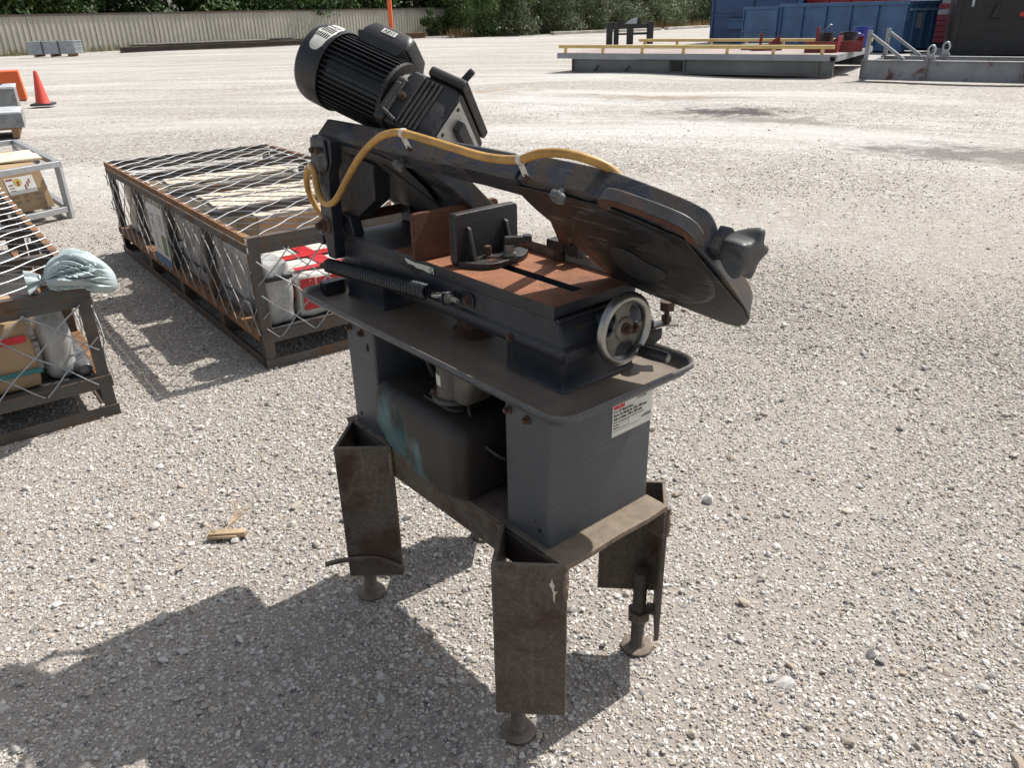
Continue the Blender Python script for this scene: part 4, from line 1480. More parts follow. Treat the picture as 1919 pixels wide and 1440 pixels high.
def wire_panel(parent, o, ex, ey, W, H, px, py, r, amp=0.004, phase=0.0):
    """diamond mesh over the rectangle o + [0,W]ex + [0,H]ey; each crimped wire an object of its own"""
    o, ex, ey = Vector(o), Vector(ex), Vector(ey)
    nrm = ex.cross(ey).normalized()
    sl = py / px
    for fam in (1, -1):
        span = W + H / sl
        k0 = int(math.ceil(-(H / sl) / px)) - 1
        k1 = int(math.floor(span / px)) + 1
        for k in range(k0, k1 + 1):
            x0 = k * px + phase * px
            # the line: y = sl*(x-x0) or, for the other family, y = sl*(x0-x)
            if fam == 1:
                ta, tb = max(0.0, x0), min(W, x0 + H / sl)
                f = lambda x: sl * (x - x0)
            else:
                ta, tb = max(0.0, x0 - H / sl), min(W, x0)
                f = lambda x: sl * (x0 - x)
            if tb - ta < px * 0.35:
                continue
            n = max(3, int(round((tb - ta) / (px / 6))))
            pts = []
            for i in range(n + 1):
                x = ta + (tb - ta) * i / n
                ph = 2 * math.pi * (x - x0) / px
                wob = math.sin(ph * 1.0) * amp * fam
                pts.append(o + ex * (x + amp * 0.9 * math.cos(ph) * fam) + ey * f(x) + nrm * (wob + fam * 0.0012))
            mb = MB()
            mb.tube(pts, r, 5)
            mb.build('wire', zinc, parent, smooth=60)


def crate_frame(root, W, L, H, xneg=False, nposts=3):
    """angle-iron crate; x runs from 0 to W (or to -W), y from 0 to L"""
    sx = -1 if xneg else 1
    X = Vector((sx, 0, 0))
    Y = Vector((0, 1, 0))
    Z = Vector((0, 0, 1))
    z1, z2 = 0.135, 0.195
    zt = H

    def part(name, m, *bars):
        mb = MB()
        for b_ in bars:
            angle_bar(mb, *b_)
        return mb.build(name, m, root, bevel=0.001)

    def Pt(x, y, z):
        return Vector((sx * x, y, z))
    # skid on the ground, deck frame, top frame
    for nm, z, m_front, m_side, w in (('skid_rail', 0.002, crate_rust if not xneg else crate_steel, crate_steel, 0.05),):
        part(nm, crate_steel, (Pt(0, 0, z), Pt(W, 0, z), Y, Z, w))
        part(nm, crate_steel, (Pt(0, L, z), Pt(W, L, z), -Y, Z, w))
        part(nm, crate_steel, (Pt(0, 0.051, z), Pt(0, L - 0.051, z), X, Z, w))
        part(nm, crate_steel, (Pt(W, 0.051, z), Pt(W, L - 0.051, z), -X, Z, w))
    for y0, yy in ((0, Y), (L, -Y)):
        part('deck_rail', crate_steel, (Pt(0, y0, z2), Pt(W, y0, z2), yy, -Z, 0.055))
        part('top_rail', crate_steel, (Pt(0, y0, zt - 0.042), Pt(W, y0, zt - 0.042), yy, -Z, 0.042))
        part('lid_rail', crate_steel, (Pt(0, y0 + yy.y * -0.004, zt), Pt(W, y0 + yy.y * -0.004, zt), yy, -Z, 0.04))
    for x0, xx in ((0, X), (W, -X)):
        part('deck_rail', crate_rust, (Pt(x0, 0.056, z2), Pt(x0, L - 0.056, z2), xx, -Z, 0.055))
        part('top_rail', crate_steel, (Pt(x0, 0.043, zt - 0.042), Pt(x0, L - 0.043, zt - 0.042), xx, -Z, 0.042))
        part('lid_rail', crate_rust, (Pt(x0 - xx.x * sx * 0.004, 0.041, zt), Pt(x0 - xx.x * sx * 0.004, L - 0.041, zt), xx, -Z, 0.032))
    for x0, xx in ((0.0065, X), (W - 0.0065, -X)):
        for y0, yy in ((0.0065, Y), (L - 0.0065, -Y)):
            part('corner_post', crate_steel, (Pt(x0, y0, z2 - 0.05), Pt(x0, y0, zt - 0.085), xx, yy, 0.05))
            part('skid_foot', crate_steel, (Pt(x0, y0, 0.01), Pt(x0, y0, z2 - 0.056), xx, yy, 0.05))
        for k in range(1, nposts + 1):
            y = L * k / (nposts + 1)
            part('side_post', crate_steel, (Pt(x0, y, z2 + 0.001), Pt(x0, y, zt - 0.085), xx, Y, 0.05))
            part('skid_foot', crate_steel, (Pt(x0, y - 0.1, 0.01), Pt(x0, y - 0.1, z2 - 0.056), xx, Y, 0.07))
    for k in range(1, nposts + 1):
        y = L * k / (nposts + 1)
        part('cross_rail', crate_steel, (Pt(0.045, y, zt - 0.008), Pt(W - 0.045, y, zt - 0.008), Y, -Z, 0.045))
    mb = MB()
    a, b = sorted((sx * 0.012, sx * (W - 0.012)))
    mb.box((a, 0.012, z2 - 0.012), (b, L - 0.012, z2 - 0.007))
    mb.build('floor_sheet', floor_dark, root)


def soft_box(mb, lo, hi, r=0.02, wob=0.004, seed=0, nseg=6):
    """a box with rounded, slightly puckered faces"""
    bm = bmesh.new()
    bmesh.ops.create_cube(bm, size=1.0)
    bmesh.ops.subdivide_edges(bm, edges=bm.edges, cuts=nseg, use_grid_fill=True)
    lo, hi = Vector(lo), Vector(hi)
    c, h = (lo + hi) / 2, (hi - lo) / 2
    rr = random.Random(seed)
    ph = [rr.uniform(0, 6.28) for _ in range(6)]
    vs_, idx = [], {}
    for i, v in enumerate(bm.verts):
        q = Vector((v.co.x * 2 * h.x, v.co.y * 2 * h.y, v.co.z * 2 * h.z))
        core = Vector([max(-(h[k] - r), min(h[k] - r, q[k])) for k in range(3)])
        d = q - core
        if d.length > 1e-6:
            q = core + d.normalized() * r
        n = (q - core).normalized() if (q - core).length > 1e-6 else Vector((0, 0, 0))
        q += n * wob * (math.sin(23 * q.x + ph[0]) * math.sin(19 * q.y + ph[1]) + math.sin(31 * q.z + ph[2] + 9 * q.x))
        idx[v] = i
        vs_.append(c + q)
    fs_ = [tuple(idx[v] for v in f.verts) for f in bm.faces]
    bm.free()
    mb.add(vs_, fs_)
    return mb


# ---- the crate behind the saw
CR = R(37)
CRX, CRY = Vector((math.cos(CR), math.sin(CR), 0)), Vector((-math.sin(CR), math.cos(CR), 0))
C1 = Vector((-1.226, 3.588, 0))
crate = thing('wire_crate', 'long rusty angle-iron crate with wire mesh, packed with boxes behind the saw', 'crate', C1, CR, 'wire mesh crates')
CW, CL, CH = 1.25, 2.90, 0.677
crate_frame(crate, CW, CL, CH)
wire_panel(crate, (0.0, 0.0, CH + 0.005), (1, 0, 0), (0, 1, 0), CW, CL, 0.19, 0.17, 0.0030, amp=0.0025, phase=0.3)
wire_panel(crate, (-0.009, CL, 0.165), (0, -1, 0), (0, 0, 1), CL, CH - 0.235, 0.17, 0.19, 0.0030, amp=0.0025, phase=0.2)
wire_panel(crate, (0.02, -0.009, 0.165), (1, 0, 0), (0, 0, 1), CW - 0.04, CH - 0.235, 0.19, 0.17, 0.0034, amp=0.005, phase=0.35)


def item(name, label, cat, build, m, base, rot, group=None, bevel=0.0, smooth=45):
    mb = MB()
    build(mb)
    o = mb.build(name, m, None, bevel=bevel, smooth=smooth)
    o.location = base
    o.rotation_euler = (0, 0, rot)
    return tag(o, label, cat, group)


def cbox(lo, hi):
    return lambda mb: mb.box(lo, hi)


FZ = 0.189
# contents, in crate coordinates; origin of each object at the crate corner
pk = thing('taped_package', 'white plastic package crossed with red tape at the near end of the crate', 'package', C1, CR)
mb = MB()
soft_box(mb, (0.245, 0.09, FZ), (1.16, 0.68, 0.425), 0.035, 0.004, 3, 12)
mb.build('wrapping', bag_white, pk, smooth=60)
for lo, hi in (((0.43, 0.12, 0.4300), (0.51, 0.65, 0.4325)), ((0.27, 0.36, 0.4330), (1.13, 0.44, 0.4350)), ((0.27, 0.0790, 0.235), (1.14, 0.0830, 0.315)), ((0.262, 0.0835, 0.33), (0.345, 0.0850, 0.40)), ((0.27, 0.125, 0.4355), (1.13, 0.185, 0.4370)),
               ((0.80, 0.12, 0.4302), (0.87, 0.65, 0.4326)), ((0.352, 0.0837, 0.345), (0.56, 0.0852, 0.395)), ((0.239, 0.12, 0.28), (0.2405, 0.50, 0.39))):
    mb = MB()
    mb.box(lo, hi)
    mb.build('red_tape', tape_red, pk, bevel=0.0004)

pk = thing('wrapped_bundle', 'grey bundle in cloudy plastic film standing in the near corner of the crate', 'bundle', C1, CR)
mb = MB()
soft_box(mb, (0.065, 0.070, FZ), (0.225, 0.26, 0.52), 0.045, 0.005, 8, 9)
mb.build('film', wrap, pk, smooth=60)
mb = MB()
soft_box(mb, (0.062, 0.066, 0.42), (0.228, 0.263, 0.455), 0.018, 0.002, 9, 5)
mb.build('dark_strap', grey_band, pk, smooth=60)

for k, (y0, y1, lab_) in enumerate(((0.36, 1.05, 'pale grey plastic wrapped panels along the crate side, nearest the saw'), (1.12, 1.46, 'narrow film wrapped panels in the middle of the crate side'),
                                    (2.18, 2.80, 'beige panels against the far end of the crate side'))):
    mb = MB()
    soft_box(mb, (0.075, y0, FZ), (0.20, y1, 0.56), 0.02, 0.005, 20 + k, 10)
    o = mb.build('wrapped_sheets', wrap if k < 2 else cardboard_pale, None, smooth=60)
    o.location, o.rotation_euler = C1, (0, 0, CR)
    tag(o, lab_, 'wrapped sheets')
mb = MB()
soft_box(mb, (0.045, 0.30, FZ - 0.002), (0.073, 1.95, 0.27), 0.013, 0.004, 31, 12)
o = mb.build('wrapped_roll', wrap_dark, None, smooth=60)
o.location, o.rotation_euler = C1, (0, 0, CR)
tag(o, 'dark film wrapped roll along the bottom of the crate side', 'roll')

pk = thing('cardboard_box', 'brown cardboard box with printed marks under the mesh, near end of the crate', 'box', C1, CR, 'flat boxes in the crate')
mb = MB()
mb.box((0.32, 0.72, FZ), (1.17, 1.12, 0.585))
mb.build('carton', cardboard, pk, bevel=0.006)
for x in (0.56, 0.72, 0.80, 0.95):
    mb = MB()
    for a, b in (((0, 0), (0.06, 0.004)), ((0, 0.056), (0.06, 0.06)), ((0, 0.004), (0.004, 0.056)), ((0.056, 0.004), (0.06, 0.056)), ((0.02, 0.012), (0.026, 0.048)), ((0.036, 0.012), (0.042, 0.048))):
        mb.box((x + a[0], 0.7185, 0.49 + a[1]), (x + b[0], 0.7196, 0.49 + b[1]))
    mb.build('handling_mark', ink_grey, pk, smooth=0)
mb = MB()
mb.prism([(0.33, 0.73, 0.5862), (1.16, 0.73, 0.5862), (1.15, 1.10, 0.600), (0.34, 1.11, 0.6005)], (0, 0, 0.004))
mb.build('flap', cardboard_pale, pk)
for k, (y0, y1, zt_, lab_, cat_) in enumerate(((1.16, 1.98, 0.57, 'large sun bleached flat carton under the middle of the crate mesh', 'carton'), (2.16, 2.72, 0.565, 'pale flat carton at the far end of the crate', 'carton'))):
    pk = thing('flat_carton', lab_, cat_, C1, CR, 'flat boxes in the crate')
    mb = MB()
    soft_box(mb, (0.24, y0, FZ), (1.17, y1, zt_), 0.012, 0.003, 50 + k, 8)
    mb.build('carton', cardboard_pale, pk, smooth=40)
    mb = MB()
    mb.prism([(0.25, y0 + 0.02, zt_ + 0.006), (1.16, y0 + 0.015, zt_ + 0.006), (1.14, (y0 + y1) / 2 - 0.006, zt_ + 0.012), (0.27, (y0 + y1) / 2 - 0.004, zt_ + 0.014)], (0, 0, 0.004))
    mb.prism([(0.25, y1 - 0.02, zt_ + 0.006), (1.16, y1 - 0.015, zt_ + 0.006), (1.14, (y0 + y1) / 2 + 0.006, zt_ + 0.012), (0.27, (y0 + y1) / 2 + 0.006, zt_ + 0.010)], (0, 0, 0.004))
    mb.build('flap', cardboard_pale, pk)
pk = thing('paper_tube', 'clear bag with a striped end lying on the bleached carton', 'bag', C1, CR)
mb = MB()
pts = catmull([(0.33, 1.80, 0.606), (0.42, 1.77, 0.607), (0.52, 1.75, 0.606), (0.61, 1.74, 0.605), (0.64, 1.735, 0.604)], 4)
mb.tube(pts, [0.008 + 0.014 * min(1, i / 6) for i in range(len(pts))], 10)
mb.build('bag_body', wrap, pk, smooth=60)
for x, mm in ((0.625, paper_green), (0.645, tape_red), (0.662, paper_green)):
    mb = MB()
    mb.cyl((x, 1.737, 0.605), (x + 0.012, 1.735, 0.605), 0.024, 12)
    mb.build('stripe', mm, pk)

# the leaflet cable-tied to the crate's side mesh
pk = thing('paper_sign', 'white instruction sheet with a green panel hung on the crate side', 'sign', C1, CR)
mb = MB()
mb.box((-0.0195, 1.42, 0.195), (-0.0175, 1.76, 0.575))
mb.build('sheet', paper_white, pk, smooth=0)
mb = MB()
mb.box((-0.0203, 1.42, 0.195), (-0.0196, 1.76, 0.255))
mb.build('blue_band', paper_blue, pk, smooth=0)
mb = MB()
mb.box((-0.0203, 1.45, 0.275), (-0.0196, 1.54, 0.40))
mb.build('green_panel', paper_green, pk, smooth=0)
mb = MB()
for k in range(6):
    mb.box((-0.0203, 1.47, 0.52 - k * 0.017), (-0.0196, 1.47 + rnd.uniform(0.06, 0.11), 0.526 - k * 0.017))
mb.box((-0.0203, 1.64, 0.50), (-0.0196, 1.72, 0.507))
mb.box((-0.0203, 1.66, 0.30), (-0.0196, 1.664, 0.52))
mb.box((-0.0203, 1.64, 0.30), (-0.0196, 1.644, 0.40))
mb.box((-0.0203, 1.68, 0.44), (-0.0196, 1.70, 0.475))
mb.box((-0.0203, 1.60, 0.30), (-0.0196, 1.645, 0.304))
mb.build('printed_lines', ink_grey, pk, smooth=0)

# ---- the crate at the left edge
C2 = Vector((-1.770, 3.147, 0))
crate2 = thing('wire_crate', 'rusty angle-iron mesh crate at the left edge with a white sack on its corner', 'crate', C2, CR, 'wire mesh crates')
C2W, C2L, C2H = 1.15, 2.75, 0.605
crate_frame(crate2, C2W, C2L, C2H, xneg=True)
wire_panel(crate2, (-C2W, 0.0, C2H + 0.005), (1, 0, 0), (0, 1, 0), C2W, C2L, 0.19, 0.17, 0.0030, amp=0.0025, phase=0.1)
wire_panel(crate2, (0.009, 0.0, 0.165), (0, 1, 0), (0, 0, 1), C2L, C2H - 0.235, 0.17, 0.19, 0.0030, amp=0.0025, phase=0.1)
wire_panel(crate2, (-C2W + 0.02, -0.009, 0.165), (1, 0, 0), (0, 0, 1), C2W - 0.04, C2H - 0.235, 0.21, 0.185, 0.0036, amp=0.006, phase=0.12)
pk = thing('cardboard_carton', 'brown paper-wrapped carton with red tape and teal strap in the left crate', 'carton', C2, CR)
mb = MB()
soft_box(mb, (-0.98, 0.06, FZ), (-0.25, 0.55, 0.50), 0.03, 0.003, 61, 9)
mb.build('paper_wrap', cardboard, pk, smooth=60)
for lo, hi, mm in (((-0.96, 0.0535, 0.405), (-0.27, 0.0560, 0.435), tape_red), ((-0.96, 0.09, 0.5035), (-0.27, 0.17, 0.5055), tape_red), ((-0.62, 0.0515, 0.27), (-0.44, 0.0530, 0.40), tape_red), ((-0.50, 0.2, 0.506), (-0.44, 0.54, 0.5075), tape_red)):
    mb = MB()
    mb.box(lo, hi)
    mb.build('red_tape', mm, pk, bevel=0.0004)
mb = MB()
mb.box((-0.986, 0.0500, 0.262), (-0.244, 0.0525, 0.284))
mb.build('strap', teal_strap, pk)
mb = MB()
soft_box(mb, (-0.225, 0.10, FZ), (-0.10, 0.30, 0.50), 0.045, 0.005, 71, 9)
o = mb.build('wrapped_bundle', wrap, None, smooth=60)
o.location, o.rotation_euler = C2, (0, 0, CR)
tag(o, 'grey film wrapped bundle standing behind the front mesh of the left crate', 'bundle')
mb = MB()
soft_box(mb, (-0.125, 0.04, FZ - 0.001), (-0.045, 0.60, 0.265), 0.036, 0.006, 73, 12)
o = mb.build('wrapped_roll', wrap_dark, None, smooth=60)
o.location, o.rotation_euler = C2, (0, 0, CR)
tag(o, 'crinkled dark film roll on the floor of the left crate', 'roll')
for k, (lo, hi, lab_, cat_, m_) in enumerate((((-1.08, 0.62, FZ), (-0.42, 1.02, 0.53), 'open brown carton under the mesh of the left crate', 'carton', cardboard),
                                              ((-1.08, 1.12, FZ), (-0.30, 1.72, 0.48), 'pale carton in the middle of the left crate', 'carton', cardboard_pale),
                                              ((-1.08, 1.80, FZ), (-0.30, 2.60, 0.50), 'pale carton at the far end of the left crate', 'carton', cardboard_pale))):
    mb = MB()
    mb.box(lo, hi)
    o = mb.build('open_carton', m_, None, bevel=0.008)
    o.location, o.rotation_euler = C2, (0, 0, CR)
    tag(o, lab_, cat_, 'cartons in the left crate')


def build_sack():
    sack_mat = mat('pale blue woven sack', (0.37, 0.435, 0.44), 0.6, var=0.08, vscale=9, bump=0.35, bscale=300)
    root = thing('sack', 'pale blue woven sack slumped over the corner of the left crate', 'sack', C2 + CRX * 0.0 + Vector((0, 0, C2H)), CR)
    mb = MB()
    nu, nv = 150, 84
    rs_ = random.Random(4)
    CRS = [(rs_.uniform(0, 6.28), rs_.uniform(-1.2, 1.6), rs_.uniform(0.02, 0.35), rs_.uniform(0.55, 1.0), rs_.uniform(0.08, 0.24), rs_.uniform(0.05, 0.15)) for _ in range(42)]
    vs_, fs_ = [], []
    ax = Vector((0.96, -0.10, -0.05)).normalized()
    side = Vector((0.10, 0.99, 0)).normalized()
    for j in range(nv + 1):
        t = j / nv
        # tied neck on the left, full belly, rounded end on the right
        tt = max(0.0, min(1.0, (t - 0.06) / 0.94))
        rad = 0.016 + 0.092 * math.sqrt(max(0.0, 1 - (1 - min(1, tt / 0.62)) ** 2)) * (1 if tt < 0.62 else math.sqrt(max(0.0, 1 - ((tt - 0.62) / 0.385) ** 2)))
        cx_ = -0.165 + 0.275 * t
        dz = 0.042 + 0.026 * math.sin(math.pi * t) - 0.06 * max(0, t - 0.5)
        for i in range(nu):
            a = 2 * math.pi * i / nu
            fold = 0.10 * (1 - t) ** 1.5 * math.sin(6 * a + 3 * t) + 0.05 * math.sin(2 * a + 4 * t + 0.5) + 0.035 * math.sin(3 * a - 7 * t + 2)
            crease = 0.0
            for a0, sl_, t0, t1, dp, wd in CRS:
                x = (a - a0 - sl_ * (t - t0) - 0.10 * math.sin(9 * t + a0)) / wd
                x = (x * wd + math.pi) % (2 * math.pi) - math.pi
                x /= wd
                e = min(1.0, max(0.0, (t - t0) / 0.06)) * min(1.0, max(0.0, (t1 - t) / 0.14))
                if -1 < x < 1:
                    crease -= dp * e * (1 - abs(x)) ** 1.4
                if 0 < x < 3:
                    crease += 0.55 * dp * e * (1 - abs(x - 1.2) / 1.8 if abs(x - 1.2) < 1.8 else 0)
            rr = rad * (1 + fold + crease)
            p = ax * cx_ + side * (math.cos(a) * rr * 1.05) + Vector((0, 0, dz + math.sin(a) * rr * 0.74))
            # rest on the rail: squash what would sink into the frame
            if t < 0.55 and p.z < 0.010:
                p.z = 0.010 + 0.1 * (p.z - 0.010)
            vs_.append(p)
    for j in range(nv):
        for i in range(nu):
            fs_.append((j * nu + i, j * nu + (i + 1) % nu, (j + 1) * nu + (i + 1) % nu, (j + 1) * nu + i))
    fs_.append(tuple(range(nu - 1, -1, -1)))
    fs_.append(tuple(nv * nu + i for i in range(nu)))
    mb.add(vs_, fs_)
    mb.build('sack_body', sack_mat, root, smooth=80)
    # gathered mouth beyond the tie
    mb = MB()
    c = ax * -0.165 + Vector((0, 0, 0.046))
    loops = []
    for h, r_ in ((0.0, 0.018), (0.012, 0.024), (0.03, 0.036), (0.05, 0.044)):
        loops.append([c - ax * h + (side * math.cos(a) + Vector((0, 0, 1)) * math.sin(a)) * r_ * (1 + 0.28 * math.sin(5 * a + h * 30) + 0.15 * math.sin(9 * a)) + Vector((0, 0, -0.2 * h)) for a in (2 * math.pi * k / 40 for k in range(40))])
    mb.rings(loops)
    mb.build('sack_mouth', sack_mat, root, smooth=70)
    mb = MB()
    mb.tube([c + ax * 0.002 + (side * math.cos(a) + Vector((0, 0, 1)) * math.sin(a)) * 0.021 for a in (2 * math.pi * k / 20 for k in range(20))], 0.004, 6, closed=True)
    mb.build('tie', zinc, root)


build_sack()

# ---- bare metal frame with a carton, farther left
alu = mat('galvanised box tube', (0.38, 0.39, 0.40), 0.4, metal=0.5, var=0.15, vscale=10)
F0 = Vector((-3.985, 7.105, 0))
FA = Vector((math.sin(R(-39.4)), math.cos(R(-39.4)), 0))     # along the right side
FB = -Vector((math.sin(R(29)), math.cos(R(29)), 0))          # along the front, to the left
fr = thing('tube_rack', 'pale galvanised tube rack holding a labelled carton, left of the crates', 'rack', F0, 0)
FH = 0.505


def fbar(name, a, b, w=0.05):
    mb = MB()
    mb.bar(a, b, w, w)
    return mb.build(name, alu, fr, bevel=0.003)


for a in (0, 1):
    for b in (0, 1):
        p = FA * 1.95 * a + FB * 1.3 * b
        fbar('upright', p + Vector((0, 0, 0)), p + Vector((0, 0, FH - 0.051)))
for z in (0.085, FH - 0.025):
    fbar('rail', Vector((0, 0, z)) + FB * (0.026 if z < 0.3 else -0.025), Vector((0, 0, z)) + FB * 1.3)
    fbar('rail', FA * 1.95 + Vector((0, 0, z)) + FB * 0.026, FA * 1.95 + Vector((0, 0, z)) + FB * 1.3)
    fbar('rail', FA * 0.028 + Vector((0, 0, z)), FA * 1.92 + Vector((0, 0, z)))
mb = MB()
mb.obox(FB * 0.52 + Vector((0, 0, 0.13)) + FA * -0.03, FB * 0.10, FA * 0.004, (0, 0, 0.04))
mb.build('forklift_tab', alu, fr, bevel=0.002)
mb = MB()
mb.prism([FA * 0.5 + FB * 0.05 + Vector((0, 0, FH - 0.06)), FA * 1.6 + FB * 0.05 + Vector((0, 0, FH - 0.06)), FA * 1.7 + FB * 0.16 + Vector((0, 0, FH - 0.10)), FA * 0.45 + FB * 0.13 + Vector((0, 0, FH - 0.10))], (0, 0, 0.01))
mb.build('side_channel', alu, fr)
bx = thing('labelled_carton', 'brown carton with a white product label inside the galvanised rack', 'carton', F0, 0)
mb = MB()
lean = Vector((0, 0, 0.40)) + FA * 0.0 + FB * 0.06
b0 = FA * 0.10 + FB * 0.10 + Vector((0, 0, 0.112))
mb.prism([b0, b0 + FB * 0.95, b0 + FB * 0.95 + lean * 0.93, b0 + lean * 0.93], FA * 1.2)
mb.build('carton', cardboard, bx, bevel=0.006)
Xf = -FB
Yf = lean.normalized()
Zn = -FA
nf = Xf.cross(Yf).normalized()
lb0 = b0 + FB * 0.34 + lean * 0.40 + nf * 0.002
mb = MB()
mb.prism([lb0, lb0 + Xf * 0.25, lb0 + Xf * 0.25 + lean * 0.36, lb0 + lean * 0.36], nf * 0.001)
mb.build('label', paper_white, bx, smooth=0)
mb = MB()
lc = lb0 + Xf * 0.105 + lean * 0.25 + nf * 0.002
mb.prism([lc + (Xf * math.cos(a) + Yf * math.sin(a)) * 0.034 for a in (2 * math.pi * k / 20 for k in range(20))], nf * 0.0006)
mb.build('label_picture', flat('printed yellow', (0.50, 0.38, 0.07), 0.6), bx, smooth=0)
mb = MB()
lq = lb0 + nf * 0.0028
for sx_, sy_, w_, h_ in ((0.096, 0.18, 0.018, 0.09), (0.012, 0.31, 0.06, 0.03), (0.02, 0.20, 0.04, 0.02), (0.02, 0.14, 0.045, 0.014), (0.02, 0.08, 0.045, 0.014), (0.155, 0.08, 0.010, 0.10), (0.178, 0.14, 0.010, 0.10), (0.20, 0.20, 0.010, 0.09)):
    a = lq + Xf * sx_ + lean * sy_
    mb.prism([a, a + Xf * w_, a + Xf * w_ + lean * h_, a + lean * h_], nf * 0.0005)
mb.build('label_print', flat('printed maroon', (0.25, 0.03, 0.04), 0.6), bx, smooth=0)
for s_, d_, tx in ((0.0, -0.05, 'N.W'), (0.0, -0.16, 'G.W'), (0.21, -0.04, 'KGS'), (0.21, -0.15, 'KGS'), (0.23, -0.26, 'CM'), (0.11, -0.05, '23'), (0.11, -0.16, '24')):
    text('lettering', tx, 0.034, bx, lb0 + Xf * s_ + lean * (d_ - 0.04) + nf * 0.002, Xf, Yf, ink_grey)
mb = MB()
soft_box(mb, (-0.5, -0.30, 0.0), (0.5, 0.30, 0.03), 0.014, 0.006, 81, 9)
o = mb.build('torn_carton', cardboard_pale, None, smooth=50)
o.location = F0 + FA * 0.80 + FB * 0.60 + Vector((0, 0, 0.487))
o.rotation_euler = (0, 0, R(40))
tag(o, 'torn sun bleached board lying on top of the galvanised rack', 'board')

# ------------------------------------------------------------------ splintered wood on the gravel
wood = mat('split pine', (0.40, 0.29, 0.185), 0.8, var=0.3, vscale=30, streak=0.0)
sp = thing('wood_splinter', 'broken piece of splintered pine lying on the gravel', 'wood scrap', (-0.99, 2.185, 0.012), R(4))
mb = MB()
mb.prism([(-0.050, -0.012, 0), (0.070, -0.012, 0), (0.078, 0.004, 0), (0.060, 0.016, 0), (-0.040, 0.014, 0), (-0.056, 0.002, 0)], (0, 0, 0.018))
mb.build('stub', wood, sp, bevel=0.002)
mb = MB()
mb.prism([(-0.055, -0.016, 0.0), (0.045, -0.020, 0.0), (0.045, -0.013, 0.0), (-0.052, -0.010, 0.0)], (0, 0, 0.010))
mb.build('sliver', wood, sp)
for k in range(5):
    mb = MB()
    a = R(48 + k * 7)
    L_ = 0.125 + 0.02 * math.sin(k * 2.1)
    b0_ = Vector((-0.008 + 0.003 * k, 0.004, 0.016))
    mb.tube([b0_, b0_ + Vector((math.cos(a), math.sin(a), 0.25)) * L_ * 0.5, b0_ + Vector((math.cos(a - 0.12 + 0.09 * k), math.sin(a), 0.35)) * L_], [0.0035, 0.0028, 0.001], 5)
    mb.build('splinter', wood, sp)
for a_, L_ in ((150, 0.045), (128, 0.05)):
    mb = MB()
    mb.tube([(-0.02, -0.008, 0.012), Vector((-0.02, -0.008, 0.016)) + Vector((math.cos(R(a_)), math.sin(R(a_)), 0.5)) * L_], [0.002, 0.0008], 5)
    mb.build('splinter', wood, sp)

# ------------------------------------------------------------------ left middle distance
orange = mat('orange plastic', (0.62, 0.115, 0.028), 0.55, var=0.12, vscale=4)
orange_cone = mat('faded cone orange', (0.68, 0.085, 0.055), 0.5, var=0.1, vscale=4)
cn = thing('traffic_cone', 'orange traffic cone with black base on the gravel', 'cone', (-10.14, 18.15, 0.0), R(12))
mb = MB()
mb.revolve((0, 0, 0.04), (0, 0, 1), [(0, 0.150), (0.02, 0.140), (0.60, 0.045), (0.645, 0.040), (0.66, 0.030)], 24)
mb.build('cone_body', orange_cone, cn, smooth=40)
mb = MB()
mb.rings([[(x, y, z) for x, y in rrect(-0.22 + i, 0.22 - i, -0.22 + i, 0.22 - i, 0.05, 3)] for z, i in ((0.0, 0), (0.035, 0.004), (0.042, 0.015))])
mb.build('cone_base', black_plastic, cn)

br = thing('orange_barrier', 'orange plastic barrier block standing left of the traffic cone', 'barrier', (-11.25, 19.52, 0), R(28))
mb = MB()
mb.add([(-2.2, 0.0, 0.0), (0.0, 0.0, 0.0), (0.0, 0.75, 0.0), (-2.2, 0.75, 0.0), (-2.16, 0.07, 0.64), (-0.045, 0.07, 0.64), (-0.045, 0.66, 0.64), (-2.16, 0.66, 0.64)],
       [(0, 3, 2, 1), (4, 5, 6, 7), (0, 1, 5, 4), (1, 2, 6, 5), (2, 3, 7, 6), (3, 0, 4, 7)])
mb.build('barrier_body', orange, br, bevel=0.02)
mb = MB()
mb.box((-1.1, 0.035, 0.26), (-0.30, 0.045, 0.275))
mb.build('seam', orange, br)

film_pale = mat('white stretch film', (0.55, 0.57, 0.58), 0.3, var=0.15, vscale=8, bump=0.6, bscale=14)
film_grey = mat('grey wrapped stack', (0.20, 0.21, 0.215), 0.35, var=0.35, vscale=6, bump=0.6, bscale=12)
pallet_wood = mat('pallet wood', (0.30, 0.19, 0.11), 0.85, var=0.25, vscale=8)
pw = thing('wrapped_pallet', 'film wrapped goods on a wooden pallet at the left edge, nearer stack', 'pallet', (-7.59, 12.81, 0), R(28), 'wrapped pallets at the left edge')
for x in (-1.05, -0.55, -0.05):
    mb = MB()
    mb.box((x - 0.10, 0.02, 0.0), (x + 0.0, 1.0, 0.12))
    mb.build('pallet_block', pallet_wood, pw, bevel=0.004)
mb = MB()
mb.box((-1.2, 0.0, 0.121), (0.0, 1.02, 0.145))
mb.build('pallet_deck', pallet_wood, pw, bevel=0.003)
mb = MB()
soft_box(mb, (-1.24, -0.03, 0.146), (0.05, 1.05, 0.36), 0.010, 0.003, 91, 10)
mb.build('wrapped_goods', film_grey, pw, smooth=50)
mb = MB()
soft_box(mb, (-1.25, -0.01, 0.345), (0.03, 1.04, 0.385), 0.010, 0.005, 92, 12)
mb.build('top_film', film_pale, pw, smooth=50)
mb = MB()
mb.box((-0.92, -0.038, 0.15), (-0.87, -0.035, 0.36))
mb.build('strap', flat('green strap', (0.03, 0.14, 0.06), 0.5), pw)
pw = thing('wrapped_pallet', 'grey ribbed stack with white film top behind the nearer pallet', 'pallet', (-9.75, 16.55, 0), R(28), 'wrapped pallets at the left edge')
mb = MB()
